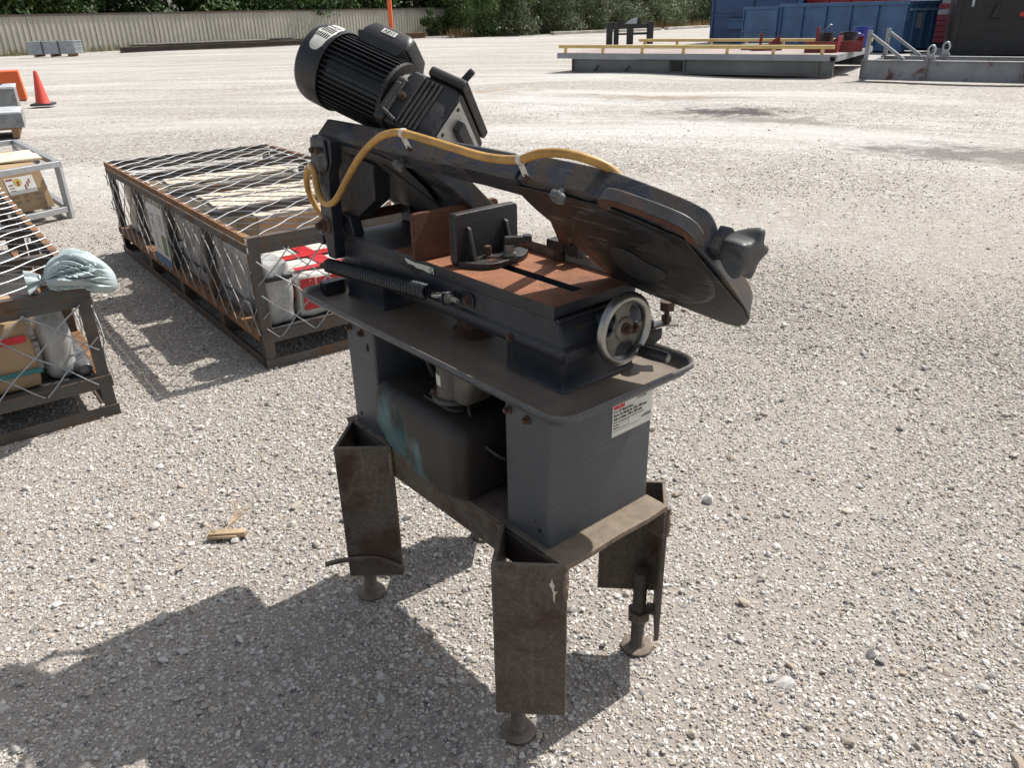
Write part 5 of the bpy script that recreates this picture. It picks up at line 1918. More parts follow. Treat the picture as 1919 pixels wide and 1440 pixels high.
soft_box(mb, (-1.3, 0.0, 0.0), (0.0, 1.1, 0.46), 0.008, 0.002, 93, 8)
mb.build('wrapped_goods', film_grey, pw, smooth=50)
mb = MB()
soft_box(mb, (-1.3, -0.01, 0.455), (0.01, 1.08, 0.50), 0.012, 0.006, 94, 12)
mb.build('top_film', film_pale, pw, smooth=50)
for k in range(5):
    mb = MB()
    mb.bar((-1.15 + k * 0.20, 0.15, 0.512), (-1.05 + k * 0.20, 0.75, 0.512), 0.06, 0.02)
    mb.build('slat', grey_band, pw)
mb = MB()
mb.revolve((-0.9, 0.6, 0.50), (0, 0, 1), [(0, 0.22), (0.06, 0.22), (0.10, 0.12)], 18)
mb.build('red_bundle', flat('pinkish film', (0.45, 0.30, 0.28), 0.5), pw)
ORD = ['first', 'second', 'third', 'fourth', 'fifth', 'sixth', 'seventh', 'eighth', 'ninth', 'tenth', 'eleventh', 'twelfth', 'thirteenth']

# ------------------------------------------------------------------ background: fence and what lies along it
fence_m = mat('beige steel sheet', (0.37, 0.352, 0.30), 0.6, var=0.14, vscale=0.6, streak=0.25, dustcol=(0.20, 0.175, 0.14))
fence_trim = mat('brown trim', (0.07, 0.05, 0.042), 0.6)
FP0 = Vector((-29.38, 49.42, 0))
FD = Vector((0.6262, 0.7796, 0)).normalized()
FNRM = Vector((FD.y, -FD.x, 0))
fence = thing('metal_fence', 'long beige ribbed steel fence along the far side of the yard', 'fence', (0, 0, 0))
PWD = 0.98
for k in range(-14, 39):
    s0 = k * PWD
    z1 = 2.05 + 0.16 * (s0 / 36.0)
    mb = MB()
    prof = []
    for j in range(3):
        x = j * PWD / 3
        prof += [(x, 0.0), (x + 0.02, 0.034), (x + 0.075, 0.034), (x + 0.095, 0.0)]
    prof += [(PWD - 0.002, 0.0)]
    a = [FP0 + FD * (s0 + x) + FNRM * d for x, d in prof]
    vs_ = [p + Vector((0, 0, 0.03)) for p in a] + [p + Vector((0, 0, z1)) for p in a]
    n = len(a)
    mb.add(vs_, [(i, i + 1, n + i + 1, n + i) for i in range(n - 1)])
    mb.build('panel', fence_m, fence, smooth=0)
for k in range(-14, 39, 4):
    s0 = k * PWD
    e = min(s0 + 4 * PWD, 39 * PWD)
    mb = MB()
    za, zb_ = 2.05 + 0.16 * s0 / 36.0, 2.05 + 0.16 * e / 36.0
    mb.bar(FP0 + FD * s0 + FNRM * 0.03 + Vector((0, 0, za + 0.05)), FP0 + FD * (e - 0.004) + FNRM * 0.03 + Vector((0, 0, zb_ + 0.05)), 0.12, 0.10)
    mb.build('top_trim', fence_trim, fence)
    mb = MB()
    p = FP0 + FD * s0 - FNRM * 0.06
    mb.box((p.x - 0.05, p.y - 0.05, 0), (p.x + 0.05, p.y + 0.05, za))
    mb.build('post', fence_trim, fence)

sheet_m = mat('galvanised sheets', (0.36, 0.39, 0.42), 0.4, metal=0.4, var=0.2, vscale=3)
st = thing('sheet_stack', 'strapped stack of pale galvanised sheets in front of the fence', 'sheet stack', (-25.75, 45.9, 0), R(5))
for k in range(13):
    mb = MB()
    mb.box((rnd.uniform(-0.02, 0.02), rnd.uniform(-0.02, 0.02), 0.13 + k * 0.05), (2.45 + rnd.uniform(-0.03, 0.03), 1.1, 0.13 + k * 0.05 + 0.043))
    mb.build('sheet', sheet_m, st, smooth=0)
for x in (0.35, 1.2, 2.1):
    mb = MB()
    mb.box((x - 0.06, -0.03, 0.0), (x + 0.06, 1.1, 0.128))
    mb.build('timber', pallet_wood, st)
for x in (0.8, 1.65):
    mb = MB()
    mb.box((x - 0.02, -0.045, 0.12), (x + 0.02, -0.032, 0.80))
    mb.box((x - 0.02, -0.045, 0.801), (x + 0.02, 1.1, 0.808))
    mb.build('strap', grey_band, st)

beam_m = mat('dark stored steel', (0.085, 0.07, 0.058), 0.7, var=0.35, vscale=1.2, rust=0.3, rscale=1.5, rustcol=(0.13, 0.075, 0.045))
beam_m2 = mat('greyer stored steel', (0.16, 0.15, 0.135), 0.6, var=0.3, vscale=1.2)
for k, (a, b, w, h, off, z, m_, lab_) in enumerate((((-22.3, 49.3), (-13.0, 58.9), 0.42, 0.30, 0, 0.02, beam_m, 'dark rusty steel beam lying nearest along the fence'),
                                                    ((-21.2, 50.9), (-14.4, 58.2), 0.3, 0.14, 0, 0.345, beam_m2, 'grey steel bar lying on top of the dark beam'),
                                                    ((-21.6, 51.4), (-12.4, 60.6), 0.45, 0.36, 0, 0.02, beam_m, 'dark steel beam lying behind the nearest beam by the fence'),
                                                    ((-13.4, 59.6), (-6.5, 69.8), 0.5, 0.42, 0, 0.02, mat('brown beam', (0.14, 0.085, 0.055), 0.8, var=0.3, vscale=1), 'brown steel beam at the far end of the fence'))):
    mb = MB()
    p, q = Vector((*a, z + h / 2)), Vector((*b, z + h / 2))
    t_ = 0.03
    mb.bar(p + Vector((0, 0, h / 2 - t_ / 2)), q + Vector((0, 0, h / 2 - t_ / 2)), w, t_)
    mb.bar(p - Vector((0, 0, h / 2 - t_ / 2)), q - Vector((0, 0, h / 2 - t_ / 2)), w, t_)
    mb.bar(p, q, 0.06, h - 2 * t_ - 0.004)
    o = mb.build('steel_beam', m_, None)
    tag(o, lab_, 'beam', 'steel beams along the fence')
for k in range(5):
    mb = MB()
    a, b = Vector((-21.9 + 0.13 * k, 49.9 + 0.09 * k, 0.40 + 0.02 * (k % 2))), Vector((-16.0 + 0.13 * k, 55.8 + 0.09 * k, 0.40 + 0.02 * (k % 2)))
    mb.cyl(a, b, 0.055, 10)
    o = mb.build('steel_pipe', beam_m2 if k % 2 else beam_m, None)
    tag(o, 'slim steel pipe bundled on the beams by the fence, ' + ORD[k] + ' from the front', 'pipe', 'pipes bundled by the fence')

op = thing('orange_post', 'tall orange steel post on an orange block behind the saw motor', 'post', (-2.86, 24.75, 0), R(-6))
mb = MB()
mb.box((-0.62, -0.25, 0.0), (0.36, 0.25, 0.56))
mb.build('post_base', orange, op, bevel=0.03)
mb = MB()
mb.box((-0.47, -0.05, 0.561), (-0.36, 0.05, 3.6))
mb.build('post_shaft', orange, op, bevel=0.01)


# ------------------------------------------------------------------ vegetation
def leaf_mat(name, c, var=0.35):
    m = bpy.data.materials.new(name)
    m.use_nodes = True
    nt = m.node_tree
    b = nt.nodes['Principled BSDF']
    oc = _coords(nt)
    n = _noise(nt, oc, 0.9, 3, 0.6)
    n2 = _noise(nt, oc, 7.0, 2, 0.6)
    col = _mix(nt, _ramp(nt, n, 0.32, 0.68), tuple(x * (1 - var) for x in c), tuple(x * (1 + var) for x in c))
    col = _mix(nt, _ramp(nt, n2, 0.4, 0.7, 0, 0.5), col, (c[0] * 1.7, c[1] * 1.35, c[2] * 0.9))
    nt.links.new(col, b.inputs['Base Color'])
    b.inputs['Roughness'].default_value = 0.6
    b.inputs['Specular IOR Level'].default_value = 0.3
    tr = nt.nodes.new('ShaderNodeBsdfTranslucent')
    nt.links.new(col, tr.inputs['Color'])
    ms = nt.nodes.new('ShaderNodeMixShader')
    ms.inputs[0].default_value = 0.25
    nt.links.new(b.outputs[0], ms.inputs[1])
    nt.links.new(tr.outputs[0], ms.inputs[2])
    nt.links.new(ms.outputs[0], nt.nodes['Material Output'].inputs['Surface'])
    return m


leaf_dark = leaf_mat('dark green leaves', (0.040, 0.075, 0.022))
leaf_mid = leaf_mat('mid green leaves', (0.062, 0.105, 0.030))
leaf_grey = leaf_mat('grey green scrub leaves', (0.105, 0.135, 0.075))
weed_m = leaf_mat('dry weeds', (0.15, 0.155, 0.07))
straw_m = leaf_mat('dry straw', (0.24, 0.17, 0.09))
bark = mat('bark', (0.09, 0.07, 0.055), 0.9, var=0.4, vscale=3)
nrng = np.random.default_rng(21)


def leaf_cloud(n, clumps, size, up=0.0, stretch=1.5):
    """n leaf quads spread over the shells of ellipsoid clumps (centre, radii)"""
    w = np.array([c[1][0] * c[1][2] for c in clumps])
    idx = nrng.choice(len(clumps), n, p=w / w.sum())
    cen = np.array([c[0] for c in clumps])[idx]
    rad = np.array([c[1] for c in clumps])[idx]
    d = nrng.normal(size=(n, 3))
    d /= np.linalg.norm(d, axis=1)[:, None]
    rr = nrng.uniform(0.35, 1.0, n) ** 0.45 * nrng.uniform(0.85, 1.18, n)
    pos = cen + d * rad * rr[:, None]
    pos[:, 2] = np.maximum(pos[:, 2], 0.05)
    nrm = d + nrng.normal(size=(n, 3)) * 0.8 + np.array([0, 0, 0.4])
    nrm /= np.linalg.norm(nrm, axis=1)[:, None]
    t = nrng.normal(size=(n, 3)) + np.array([0, 0, up])
    t -= (t * nrm).sum(1)[:, None] * nrm
    t /= np.linalg.norm(t, axis=1)[:, None]
    b = np.cross(nrm, t)
    s = size * nrng.uniform(0.6, 1.4, n)
    a1, b1 = t * (s * stretch)[:, None], b * s[:, None]
    v = np.stack([pos - a1, pos + b1 * 0.6, pos + a1, pos - b1 * 0.6], 1).reshape(-1, 3)
    return v


def plant(name, label, cat, group, loc, h, rx, m, n, size, nclump=16, trunk=True, low=0.12, up=0.0, stretch=1.5):
    root = thing(name, label, cat, loc, 0, group)
    cl = []
    for k in range(nclump):
        t = nrng.uniform(low, 0.95)
        wdt = rx * (0.55 + 0.55 * math.sin(math.pi * min(1, t * 0.85 + 0.12)))
        a, q = nrng.uniform(0, 6.28), nrng.uniform(0, 1) ** 0.6 * wdt
        rc = rx * nrng.uniform(0.28, 0.5)
        cl.append(((math.cos(a) * q, math.sin(a) * q, h * t), (rc, rc, rc * nrng.uniform(0.7, 1.2))))
    v = leaf_cloud(n, cl, size, up, stretch)
    me = bpy.data.meshes.new('crown')
    k = len(v) // 4
    me.from_pydata(v.tolist(), [], [(4 * i, 4 * i + 1, 4 * i + 2, 4 * i + 3) for i in range(k)])
    me.materials.append(m)
    o = bpy.data.objects.new('crown', me)
    COL.objects.link(o)
    o.parent = root
    mb = MB()
    r0 = 0.035 * h * (1 if trunk else 0.5)
    mb.tube(catmull([(0, 0, -0.1), (0.05 * rx, 0, h * 0.25), (0, 0.06 * rx, h * 0.5), (0.05 * rx, 0.02, h * 0.82)], 3), [r0 * (1 - 0.075 * i) for i in range(10)], 7)
    for c_, _r in cl[:6]:
        mb.tube([(0, 0, c_[2] * 0.55), (c_[0] * 0.5, c_[1] * 0.5, c_[2] * 0.8), c_], [r0 * 0.4, r0 * 0.25, r0 * 0.08], 5)
    mb.build('trunk', bark, root)
    return root


k = 0
for s0 in np.arange(-9, 40, 4.2):
    p = FP0 + FD * float(s0 + nrng.uniform(-0.8, 0.8)) - FNRM * float(nrng.uniform(3.0, 4.5))
    plant('broadleaf_tree', ('dense dark green tree' if k % 3 else 'brighter green tree') + ' behind the beige fence, ' + ORD[k] + ' from the left', 'tree', 'trees behind the fence', p, float(nrng.uniform(6.5, 8.5)), float(nrng.uniform(2.6, 3.4)), leaf_dark if k % 3 else leaf_mid, 5000, 0.13, 22, low=0.08)
    k += 1
for i, s0 in enumerate(np.arange(-11, 42, 4.6)):
    p = FP0 + FD * float(s0) - FNRM * float(nrng.uniform(7.0, 8.0))
    plant('broadleaf_tree', 'shadowy tree in the second row behind the fence, ' + ORD[i] + ' from the left', 'tree', 'second row of trees behind the fence', p, float(nrng.uniform(7.5, 9)), 3.6, leaf_dark, 5000, 0.16, 24, low=0.04)
# fence-side bush
plant('fence_bush', 'dark leafy bush growing against the right end of the fence', 'bush', None, FP0 + FD * 35.0 + FNRM * 1.1, 2.4, 0.9, leaf_mid, 2200, 0.07, 12, trunk=False, low=0.1)
# scrub right of the fence
scr = [(-4.2, 79.0, 4.6, 2.4), (-1.8, 73.0, 5.0, 2.5), (1.2, 74.5, 5.4, 2.6), (4.4, 77.0, 5.0, 2.5), (7.6, 81.0, 5.6, 2.8), (10.8, 84.0, 5.2, 2.7), (14.2, 88.5, 5.6, 2.8), (17.6, 93.0, 5.8, 2.9), (21.2, 97.0, 5.6, 3.0), (25.2, 99.5, 6.0, 3.2)]
for i, (x, y, h, rx) in enumerate(scr):
    plant('scrub_shrub', ('feathery grey-green' if i > 1 else 'leafy green') + ' scrub bush right of the fence, ' + ORD[i] + ' from the left', 'shrub', 'scrub along the far edge', (x, y, 0), h, rx, leaf_grey if i not in (0, 1) else leaf_mid, 6500, 0.085, 26, trunk=False, low=0.03, up=1.2, stretch=1.7)
for i, x in enumerate(np.arange(-6, 36, 4.6)):
    y = 84 + 0.85 * (x + 5) + nrng.uniform(-1.0, 1.0)
    plant('broadleaf_tree', ('dark' if i % 2 else 'mid green') + ' tree behind the scrub, ' + ORD[i] + ' from the left', 'tree', 'trees behind the scrub', (float(x), float(y), 0), float(nrng.uniform(7, 9)), 3.6, leaf_dark if i % 2 else leaf_mid, 5500, 0.15, 24, low=0.04)


def blades(name, label, pts, m, h):
    mb_v, mb_f = [], []
    for (x, y, n, sp) in pts:
        for _ in range(n):
            px, py = x + rnd.gauss(0, sp), y + rnd.gauss(0, sp)
            a, hh = rnd.uniform(0, 6.28), h * rnd.uniform(0.4, 1.2)
            dx, dy = math.cos(a) * 0.022, math.sin(a) * 0.022
            lx, ly = rnd.gauss(0, 0.12), rnd.gauss(0, 0.12)
            o_ = len(mb_v)
            mb_v += [(px - dx, py - dy, -0.02), (px + dx, py + dy, -0.02), (px + lx, py + ly, hh)]
            mb_f.append((o_, o_ + 1, o_ + 2))
    me = bpy.data.meshes.new(name)
    me.from_pydata(mb_v, [], mb_f)
    me.materials.append(m)
    o = bpy.data.objects.new(name, me)
    COL.objects.link(o)
    return tag(o, label, 'weeds', kind='stuff')


pts = []
for s0 in np.arange(-12, 22, 0.35):
    p = FP0 + FD * float(s0) + FNRM * float(0.3 + nrng.uniform(0, 0.5))
    pts.append((p.x, p.y, int(nrng.integers(10, 34)), 0.25))
blades('weed_strip', 'strip of green weeds along the foot of the fence', pts, weed_m, 0.42)
pts = []
for t in np.arange(0, 1, 0.006):
    pts.append((-4.5 + 30 * t, 70.5 + 27 * t + float(nrng.uniform(-0.6, 0.6)), 20, 0.35))
blades('dry_grass', 'dry brown grass along the foot of the scrub', pts, straw_m, 0.8)
for i, (x0, y0, x1, y1) in enumerate(((4.0, 72.0, 9.5, 76.0), (9.8, 76.3, 14.6, 80.6), (15.5, 82.0, 21.0, 88.5))):
    mb = MB()
    mb.bar((x0, y0, 0.12), (x1, y1, 0.12), 0.5, 0.22)
    o = mb.build('timber', mat('pale weathered timber', (0.42, 0.40, 0.36), 0.85, var=0.25, vscale=0.8), None, bevel=0.03)
    tag(o, ('pale timber on the ground left of the forklift carriage', 'pale timber on the ground behind the forklift carriage', 'pale timber at the foot of the scrub beside the blue container')[i], 'timber', 'timbers along the scrub')

# ------------------------------------------------------------------ forklift carriage
blk = mat('worn black steel', (0.022, 0.021, 0.020), 0.6, var=0.4, vscale=3, dust=0.3)
fc = thing('forklift_carriage', 'black forklift carriage standing on the gravel behind the platform', 'forklift carriage', (5.55, 46.3, 0), R(3))
for nm, lo, hi in (('end_plate', (0, 0, 0), (0.32, 0.25, 1.12)), ('end_plate', (0.40, 0.02, 0), (0.66, 0.22, 1.10)), ('end_plate', (2.22, 0, 0), (2.55, 0.25, 1.12)), ('fork_shank', (1.10, -0.02, 0), (1.45, 0.15, 0.88)),
                   ('cross_bar', (0.67, 0.05, 0.80), (2.21, 0.2, 1.02)), ('cross_bar', (0.67, 0.05, 0.48), (1.09, 0.2, 0.58)), ('cross_bar', (1.46, 0.05, 0.48), (2.21, 0.2, 0.60))):
    mb = MB()
    mb.box(lo, hi)
    mb.build(nm, blk, fc, bevel=0.015)
for x in (0.85, 1.75):
    mb = MB()
    mb.prism([(x - 0.15, 0.1, 1.021), (x + 0.15, 0.1, 1.021), (x + 0.1, 0.1, 1.2), (x - 0.05, 0.1, 1.32), (x - 0.16, 0.1, 1.25)], (0, 0.06, 0))
    mb.build('top_hook', blk, fc)
mb = MB()
mb.prism([(0.98, 0.08, 1.03), (1.62, 0.08, 1.03), (1.66, 0.08, 1.36), (1.35, 0.08, 1.28)], (0, 0.03, 0))
mb.build('pale_sheet', sheet_m, fc)

# ------------------------------------------------------------------ yellow-railed platform
grey_paint = mat('chalky grey paint', (0.27, 0.29, 0.31), 0.6, var=0.15, vscale=1.5, rust=0.32, rscale=3.0, rustcol=(0.13, 0.055, 0.04))
grey_under = mat('grey girder paint', (0.15, 0.155, 0.155), 0.65, var=0.2, vscale=1.5, rust=0.08, rscale=2, rustcol=(0.13, 0.06, 0.04))
yellow = mat('faded yellow paint', (0.62, 0.47, 0.19), 0.6, var=0.15, vscale=2, rust=0.06, rscale=4)
deck_m = mat('dusty red deck', (0.31, 0.255, 0.235), 0.85, var=0.25, vscale=1.5, rust=0.2, rscale=2.5, rustcol=(0.18, 0.09, 0.07))
PE = Vector((0.848, -0.530, 0)).normalized()
PF = Vector((-PE.y, PE.x, 0))
plat = thing('railed_platform', 'low grey steel platform with yellow kerb rails at the far right', 'platform', (1.58, 25.62, 0), math.atan2(PE.y, PE.x))
PL, PD = 8.05, 5.4
mb = MB()
mb.box((0, 0.02, 0.47), (PL, PD - 0.02, 0.52))
mb.build('deck', deck_m, plat)
for y in (0.0, PD - 0.015):
    mb = MB()
    mb.box((0, y, 0.37), (PL - 0.15, y + 0.015, 0.525))
    mb.build('fascia', grey_paint, plat)
for y in (0.12, PD - 0.3):
    mb = MB()
    mb.box((0.48, y, 0.03), (PL - 0.05, y + 0.02, 0.36))
    mb.box((0.48, y - 0.09, 0.0), (PL - 0.05, y + 0.09, 0.028))
    mb.build('girder', grey_under, plat)
    for x in (0.48, 3.55, 4.0, PL - 0.45, PL - 0.07):
        mb = MB()
        mb.box((x, y - 0.085, 0.03), (x + 0.03, y - 0.002, 0.36))
        mb.build('stiffener', grey_under, plat)
mb = MB()
mb.box((3.62, 0.105, 0.06), (3.95, 0.117, 0.33))
mb.build('girder_opening', floor_dark, plat)
mb = MB()
mb.box((PL - 0.03, 0.03, 0.36), (PL + 0.02, PD, 0.515))
mb.build('end_beam', grey_paint, plat)
for x in (0.25, 1.25):
    mb = MB()
    mb.prism([(x + 0.95, 0.03, 0.03), (x + 1.10, 0.03, 0.20), (x + 1.13, 0.03, 0.20), (x + 1.02, 0.03, 0.03)], (0, 0.02, 0))
    mb.build('lashing_tab', blk, plat)
for y, x0, x1 in ((0.10, 0.02, PL - 0.10), (PD - 0.12, 0.4, PL + 0.0)):
    mb = MB()
    mb.cyl((x0, y, 0.70), (x1, y, 0.70), 0.05, 12)
    mb.build('yellow_rail', yellow, plat)
    n = 7
    for k in range(n):
        x = x0 + 0.22 + (x1 - x0 - 0.5) * k / (n - 1)
        mb = MB()
        mb.box((x - 0.04, y - 0.03, 0.521), (x + 0.04, y + 0.03, 0.66))
        mb.build('rail_post', yellow, plat)

PO = Vector((1.58, 25.62, 0))


def on_plat(x, y, z=0.522):
    return PO + PE * x + PF * y + Vector((0, 0, z))


def bucket(name, label, p, m, rim, handle=False, r=0.15, h=0.36):
    root = thing(name, label, 'bucket', p, rnd.uniform(0, 6), 'buckets on the platform')
    mb = MB()
    mb.revolve((0, 0, 0), (0, 0, 1), [(0, r * 0.86), (0.005, r * 0.88), (h * 0.8, r * 0.98), (h * 0.8 + 0.002, r * 1.05), (h * 0.84, r * 1.05), (h * 0.842, r * 0.99), (h, r), (h + 0.002, r * 1.07), (h - 0.02, r * 0.95), (h - 0.1, r * 0.93)], 24)
    mb.build('pail', m, root)
    mb = MB()
    top = h + (0.20 if handle else -0.12)
    mb.tube(catmull([(r * 1.05, 0, h - 0.06), (r * 0.75, 0.08, (h + top) / 2), (0, 0.12, top), (-r * 0.75, 0.08, (h + top) / 2), (-r * 1.05, 0, h - 0.06)], 5), 0.006, 6)
    b_ = mb.build('bail', zinc, root)
    if handle:
        mb = MB()
        mb.cyl((-0.05, 0.12, top), (0.05, 0.12, top), 0.018, 8)
        mb.build('grip', white_plastic, root)


blue_pail = mat('blue plastic', (0.03, 0.055, 0.30), 0.4, var=0.15, vscale=4)
bucket('bucket', 'black plastic bucket with raised wire handle on the platform', on_plat(7.25, 2.3), black_plastic, None, True, 0.22, 0.46)
bucket('bucket', 'black plastic bucket between the red steel stands and the blue bucket', on_plat(7.78, 2.9), black_plastic, None, False, 0.22, 0.46)
bucket('bucket', 'blue plastic bucket on the right end of the platform', on_plat(8.0 - 0.12, 4.25), blue_pail, None, False, 0.25, 0.56)
mb = MB()
soft_box(mb, (-0.16, -0.14, 0), (0.16, 0.14, 0.42), 0.08, 0.02, 5, 8)
o = mb.build('blue_bag', blue_pail, None, smooth=60)
o.location = on_plat(7.80, 3.72)
tag(o, 'crumpled blue plastic bag leaning beside the blue bucket', 'bag')
red_steel = mat('dull red steel', (0.20, 0.022, 0.025), 0.5, var=0.25, vscale=4, dust=0.25)
for i, (x, y, lab_) in enumerate(((7.0, 1.05, 'dark red steel stand on the platform beside the yellow rail end'), (7.55, 1.5, 'dark red steel stand in front of the second black bucket'), (5.35, 1.9, 'red steel wedge frame lying on the middle of the platform'))):
    root = thing('steel_stand', lab_, 'steel stand', on_plat(x, y), math.atan2(PE.y, PE.x) + 0.2 * i, 'red steel stands on the platform')
    root.scale = (1.35, 1.35, 1.35)
    for lo, hi, nm in (((0, 0, 0), (0.62, 0.5, 0.025), 'base_plate'), ((0.0, 0.0, 0.026), (0.62, 0.02, 0.20 if i < 2 else 0.08), 'front_plate'), ((0.60, 0.021, 0.026), (0.62, 0.5, 0.30 if i < 2 else 0.10), 'side_plate'), ((0.16, 0.15, 0.026), (0.22, 0.19, 0.46 if i == 0 else 0.34), 'upright')):
        mb = MB()
        mb.box(lo, hi)
        mb.build(nm, red_steel, root, bevel=0.004)
    mb = MB()
    mb.prism([(0.25, 0.24, 0.027), (0.60, 0.24, 0.027), (0.60, 0.24, 0.28), (0.56, 0.24, 0.28)], (0, 0.03, 0))
    mb.build('gusset', red_steel, root)
mb = MB()
mb.box((-0.35, -0.2, 0), (0.45, 0.2, 0.16))
o = mb.build('concrete_block', mat('grey block', (0.3, 0.29, 0.27), 0.9, var=0.2), None, bevel=0.02)
o.location = on_plat(5.2, 2.7)
o.rotation_euler = (0, 0, 0.3)
tag(o, 'grey block lying beside the red wedge on the platform', 'block')

# ------------------------------------------------------------------ grey beam frame at the right edge
gp = mat('peeling grey beam paint', (0.25, 0.265, 0.28), 0.6, var=0.2, vscale=1.6, rust=0.52, rscale=2.4, rustcol=(0.13, 0.062, 0.042))
gd = Vector((0.81, -0.586, 0)).normalized()
gf = Vector((-gd.y, gd.x, 0))
gr = thing('beam_frame', 'grey steel beam frame with braced uprights at the right edge', 'steel frame', (8.70, 20.45, 0), math.atan2(gd.y, gd.x))
for y in (0.0, 2.0):
    mb = MB()
    mb.box((0, y - 0.10, 0.0), (7.0, y + 0.10, 0.018))
    mb.box((0, y - 0.10, 0.43), (7.0, y + 0.10, 0.448))
    mb.box((0, y - 0.008, 0.0185), (7.0, y + 0.008, 0.4295))
    mb.build('i_beam', gp, gr, bevel=0.004)
    for x in (0.0, 1.45, 3.4):
        mb = MB()
        mb.box((x, y - 0.095, 0.019), (x + 0.015, y - 0.009, 0.429))
        mb.build('web_plate', gp, gr)
    mb = MB()
    mb.box((0.03, y - 0.05, 0.449), (0.12, y + 0.05, 1.10))
    mb.build('upright', gp, gr, bevel=0.006)
    mb = MB()
    mb.bar((0.12, y, 1.0), (0.92, y, 0.46), 0.08, 0.07)
    mb.build('brace', gp, gr, bevel=0.005)
    mb = MB()
    mb.prism([(1.36, y - 0.02, 0.449), (1.62, y - 0.02, 0.449), (1.54, y - 0.02, 0.60), (1.44, y - 0.02, 0.60)], (0, 0.04, 0))
    lug = mb.build('lifting_lug', gp, gr)
    mb = MB()
    mb.tube([Vector((1.49 + 0.075 * math.cos(a), y - 0.0, 0.66 + 0.11 * math.sin(a))) for a in (2 * math.pi * k / 18 for k in range(18))], 0.024, 8, closed=True)
    mb.build('shackle', sheet_m, lug)
mb = MB()
mb.box((0.03, 0.11, 0.02), (0.10, 1.89, 0.42))
mb.build('end_beam', gp, gr)
mb = MB()
mb.box((3.55, 1.96, 0.449), (3.65, 2.04, 0.80))
mb.build('upright', gp, gr, bevel=0.005)

# ------------------------------------------------------------------ roll-off containers
blue_m = mat('scuffed blue paint', (0.050, 0.115, 0.235), 0.5, var=0.25, vscale=1.3, rust=0.07, rscale=2.5, rustcol=(0.10, 0.07, 0.06), streak=0.25, dustcol=(0.14, 0.18, 0.24), spec=0.4)
blue_m2 = mat('deep blue paint', (0.022, 0.062, 0.155), 0.5, var=0.2, vscale=1.3)
red_m = mat('red container paint', (0.26, 0.03, 0.035), 0.55, var=0.25, vscale=1.5, dust=0.2)
red_white = mat('red with scraped white', (0.40, 0.33, 0.33), 0.6, var=0.3, vscale=3)
black_m = mat('black container paint', (0.008, 0.0085, 0.010), 0.45, var=0.25, vscale=1.5)


def container(name, label, cat, p, rot, L, W, H, m, ribs, rib=0.10, group='containers at the far right', base=0.12, rim=0.14, open_top=True):
    """x along the side facing the camera (0..L), y to the back (0..W)"""
    root = thing(name, label, cat, p, rot, group)
    t = 0.05
    for nm, lo, hi in (('side_wall', (0, 0, base), (L, t, H - rim)), ('side_wall', (0, W - t, base), (L, W, H - rim)), ('end_wall', (0, t + 0.001, base), (t, W - t - 0.001, H - rim)), ('end_wall', (L - t, t + 0.001, base), (L, W - t - 0.001, H - rim)),
                       ('floor', (t + 0.001, t + 0.001, base), (L - t - 0.001, W - t - 0.001, base + 0.06))):
        mb = MB()
        mb.box(lo, hi)
        mb.build(nm, m, root)
    for nm, lo, hi in (('top_rim', (-0.06, -0.07, H - rim + 0.001), (L + 0.06, 0.09, H)), ('top_rim', (-0.06, W - 0.09, H - rim + 0.001), (L + 0.06, W + 0.07, H)), ('top_rim', (-0.06, 0.091, H - rim + 0.001), (0.09, W - 0.091, H)), ('top_rim', (L - 0.09, 0.091, H - rim + 0.001), (L + 0.06, W - 0.091, H)),
                       ('bottom_rail', (-0.02, -0.06, 0.0), (L + 0.02, 0.10, base - 0.001)), ('bottom_rail', (-0.02, W - 0.1, 0.0), (L + 0.02, W + 0.06, base - 0.001))):
        mb = MB()
        mb.box(lo, hi)
        mb.build(nm, m, root, bevel=0.015)
    for k in range(ribs):
        x = 0.04 + (L - 0.08 - rib) * k / (ribs - 1)
        mb = MB()
        mb.box((x, -0.075, base + 0.001), (x + rib, -0.001, H - rim - 0.001))
        mb.build('side_rib', m, root, bevel=0.012)
    return root


def rotd(dx, dy):
    return math.atan2(dy, dx)


# blue roll-off seen along its left side; x runs from the far-left end to the near-right end
bl = container('blue_container', 'long scuffed blue roll-off container behind the platform', 'container', (12.65, 39.4, 0), rotd(2.75, -6.7), 7.24, 1.5, 1.80, blue_m, 6)
for y0 in (0.25, 0.75, 1.2):
    mb = MB()
    mb.box((7.241, y0, 0.13), (7.32, y0 + 0.10, 1.60))
    mb.build('end_rib', blue_m, bl, bevel=0.01)
mb = MB()
mb.box((7.241, 0.38, 0.85), (7.262, 0.72, 1.38))
mb.build('end_grille', sheet_m, bl)
mb = MB()
mb.box((7.325, -0.05, 1.46), (7.40, 1.5, 1.52))
mb.build('end_ledge', mat('pale blue scrape', (0.16, 0.24, 0.36), 0.5), bl)
dg = thing('container_door', 'open blue container door panel left of the long blue container', 'door', (11.75, 42.2, 0), rotd(0.85, -2.7))
for nm, lo, hi in (('door_panel', (0.09, 0, 0.15), (2.72, 0.04, 1.60)), ('frame_bar', (0, -0.05, 0.05), (0.088, 0.08, 1.72)), ('frame_bar', (2.722, -0.05, 0.05), (2.81, 0.08, 1.72)), ('frame_bar', (0.09, -0.05, 1.605), (2.72, 0.08, 1.72)), ('frame_bar', (0.09, -0.05, 0.60), (2.72, -0.001, 0.70)), ('frame_bar', (0.09, -0.05, 0.05), (2.72, 0.08, 0.148))):
    mb = MB()
    mb.box(lo, hi)
    mb.build(nm, blue_m, dg, bevel=0.01)
tb_ = container('tall_blue_container', 'tall deep blue container at the left of the container row', 'container', (11.15, 46.4, 0), rotd(3.2, -2.4), 4.6, 2.4, 2.75, blue_m2, 3, rib=0.12)
mb = MB()
mb.box((0.16, -0.055, 1.28), (4.44, -0.002, 1.42))
mb.build('cross_rail', blue_m2, tb_, bevel=0.01)
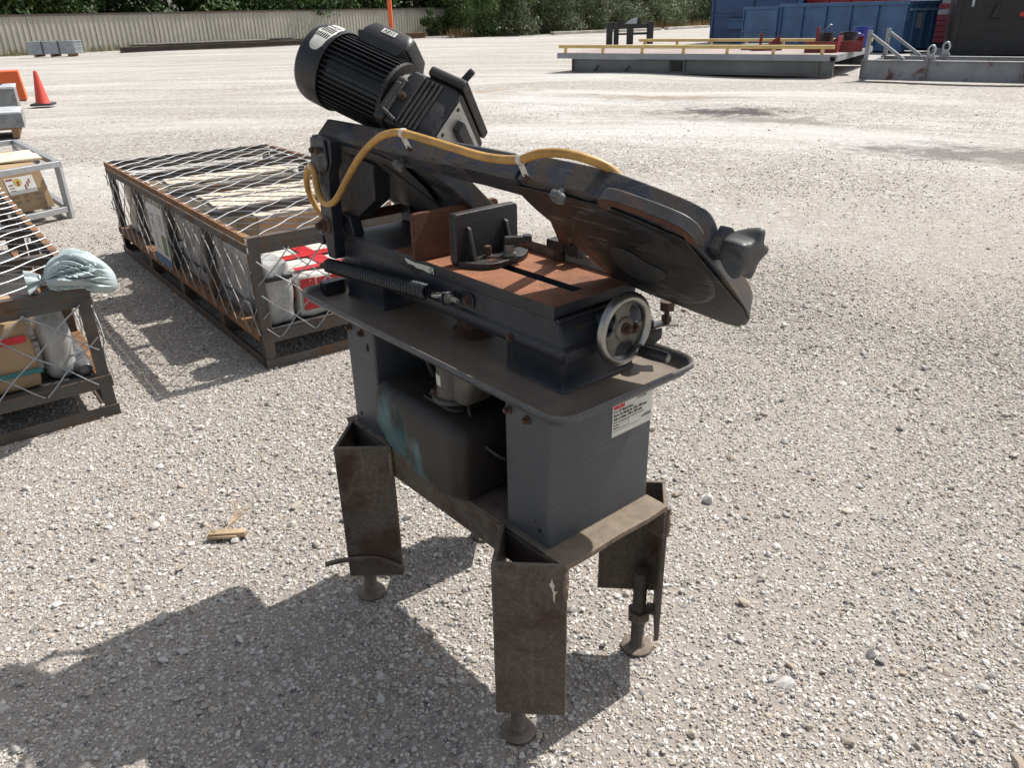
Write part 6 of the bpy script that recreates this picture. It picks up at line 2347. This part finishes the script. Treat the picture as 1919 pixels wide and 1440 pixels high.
mb = MB()
mb.prism([(1.05, -0.02, 0.72), (2.10, -0.02, 0.72), (2.06, -0.30, 1.14), (1.10, -0.30, 1.14)], (0, 0, 0.06))
mb.obox((1.6, -0.12, 0.90), (0.55, 0, 0), (0, 0.10, 0), (0, 0, 0.22))
mb.build('side_pocket', blue_m, tb_, bevel=0.02)
for x in (4.05, 4.30):
    mb = MB()
    mb.box((x, -0.10, 2.25), (x + 0.16, -0.062, 2.75))
    mb.build('pale_strip', mat('pale blue strip', (0.35, 0.46, 0.55), 0.5), tb_)
rb = container('red_container', 'red container whose top edge shows above the blue one', 'container', (14.9, 45.5, 0), rotd(4.2, -6.0), 7.3, 2.3, 2.25, red_m, 7)
rw = thing('red_bin', 'red and white striped bin between the blue and black containers', 'container', (17.85, 36.9, 0), rotd(1.0, -1.45), 'containers at the far right')
for k in range(12):
    z0 = 0.18 + k * 0.215
    mb = MB()
    mb.box((0.0, -0.002 * (k % 2), z0), (2.6, 2.2, z0 + 0.205))
    mb.build('plank', red_white if k in (5, 7, 9) else red_m, rw, bevel=0.02)
mb = MB()
mb.box((0.1, 0.05, 0.0), (2.5, 2.1, 0.178))
mb.build('base', blk, rw)
bk = container('black_container', 'black roll-off container at the upper right corner', 'container', (15.75, 30.0, 0), rotd(2.0, -0.93), 6.0, 5.0, 2.9, black_m, 3, rib=0.16)
mb = MB()
mb.box((1.95, -0.083, 1.22), (2.20, -0.077, 1.36))
mb.build('red_reflector', flat('reflector red', (0.5, 0.03, 0.03), 0.4), bk)
mb = MB()
mb.box((2.201, -0.083, 1.22), (2.46, -0.077, 1.36))
mb.build('white_reflector', flat('reflector white', (0.6, 0.58, 0.55), 0.4), bk)
mb = MB()
mb.box((0.45, -0.083, 1.55), (0.53, -0.077, 1.85))
mb.build('small_plate', sheet_m, bk)
for x in (1.1,):
    mb = MB()
    mb.prism([(x, -0.20, 1.18), (x + 0.30, -0.20, 1.18), (x + 0.30, -0.20, 1.30), (x + 0.18, -0.20, 1.62), (x + 0.10, -0.20, 1.62)], (0, 0.19, 0))
    mb.build('latch', black_m, bk, bevel=0.01)
mb = MB()
mb.box((0.95, -0.055, 1.86), (5.6, -0.002, 1.95))
mb.build('panel_rail', black_m, bk)
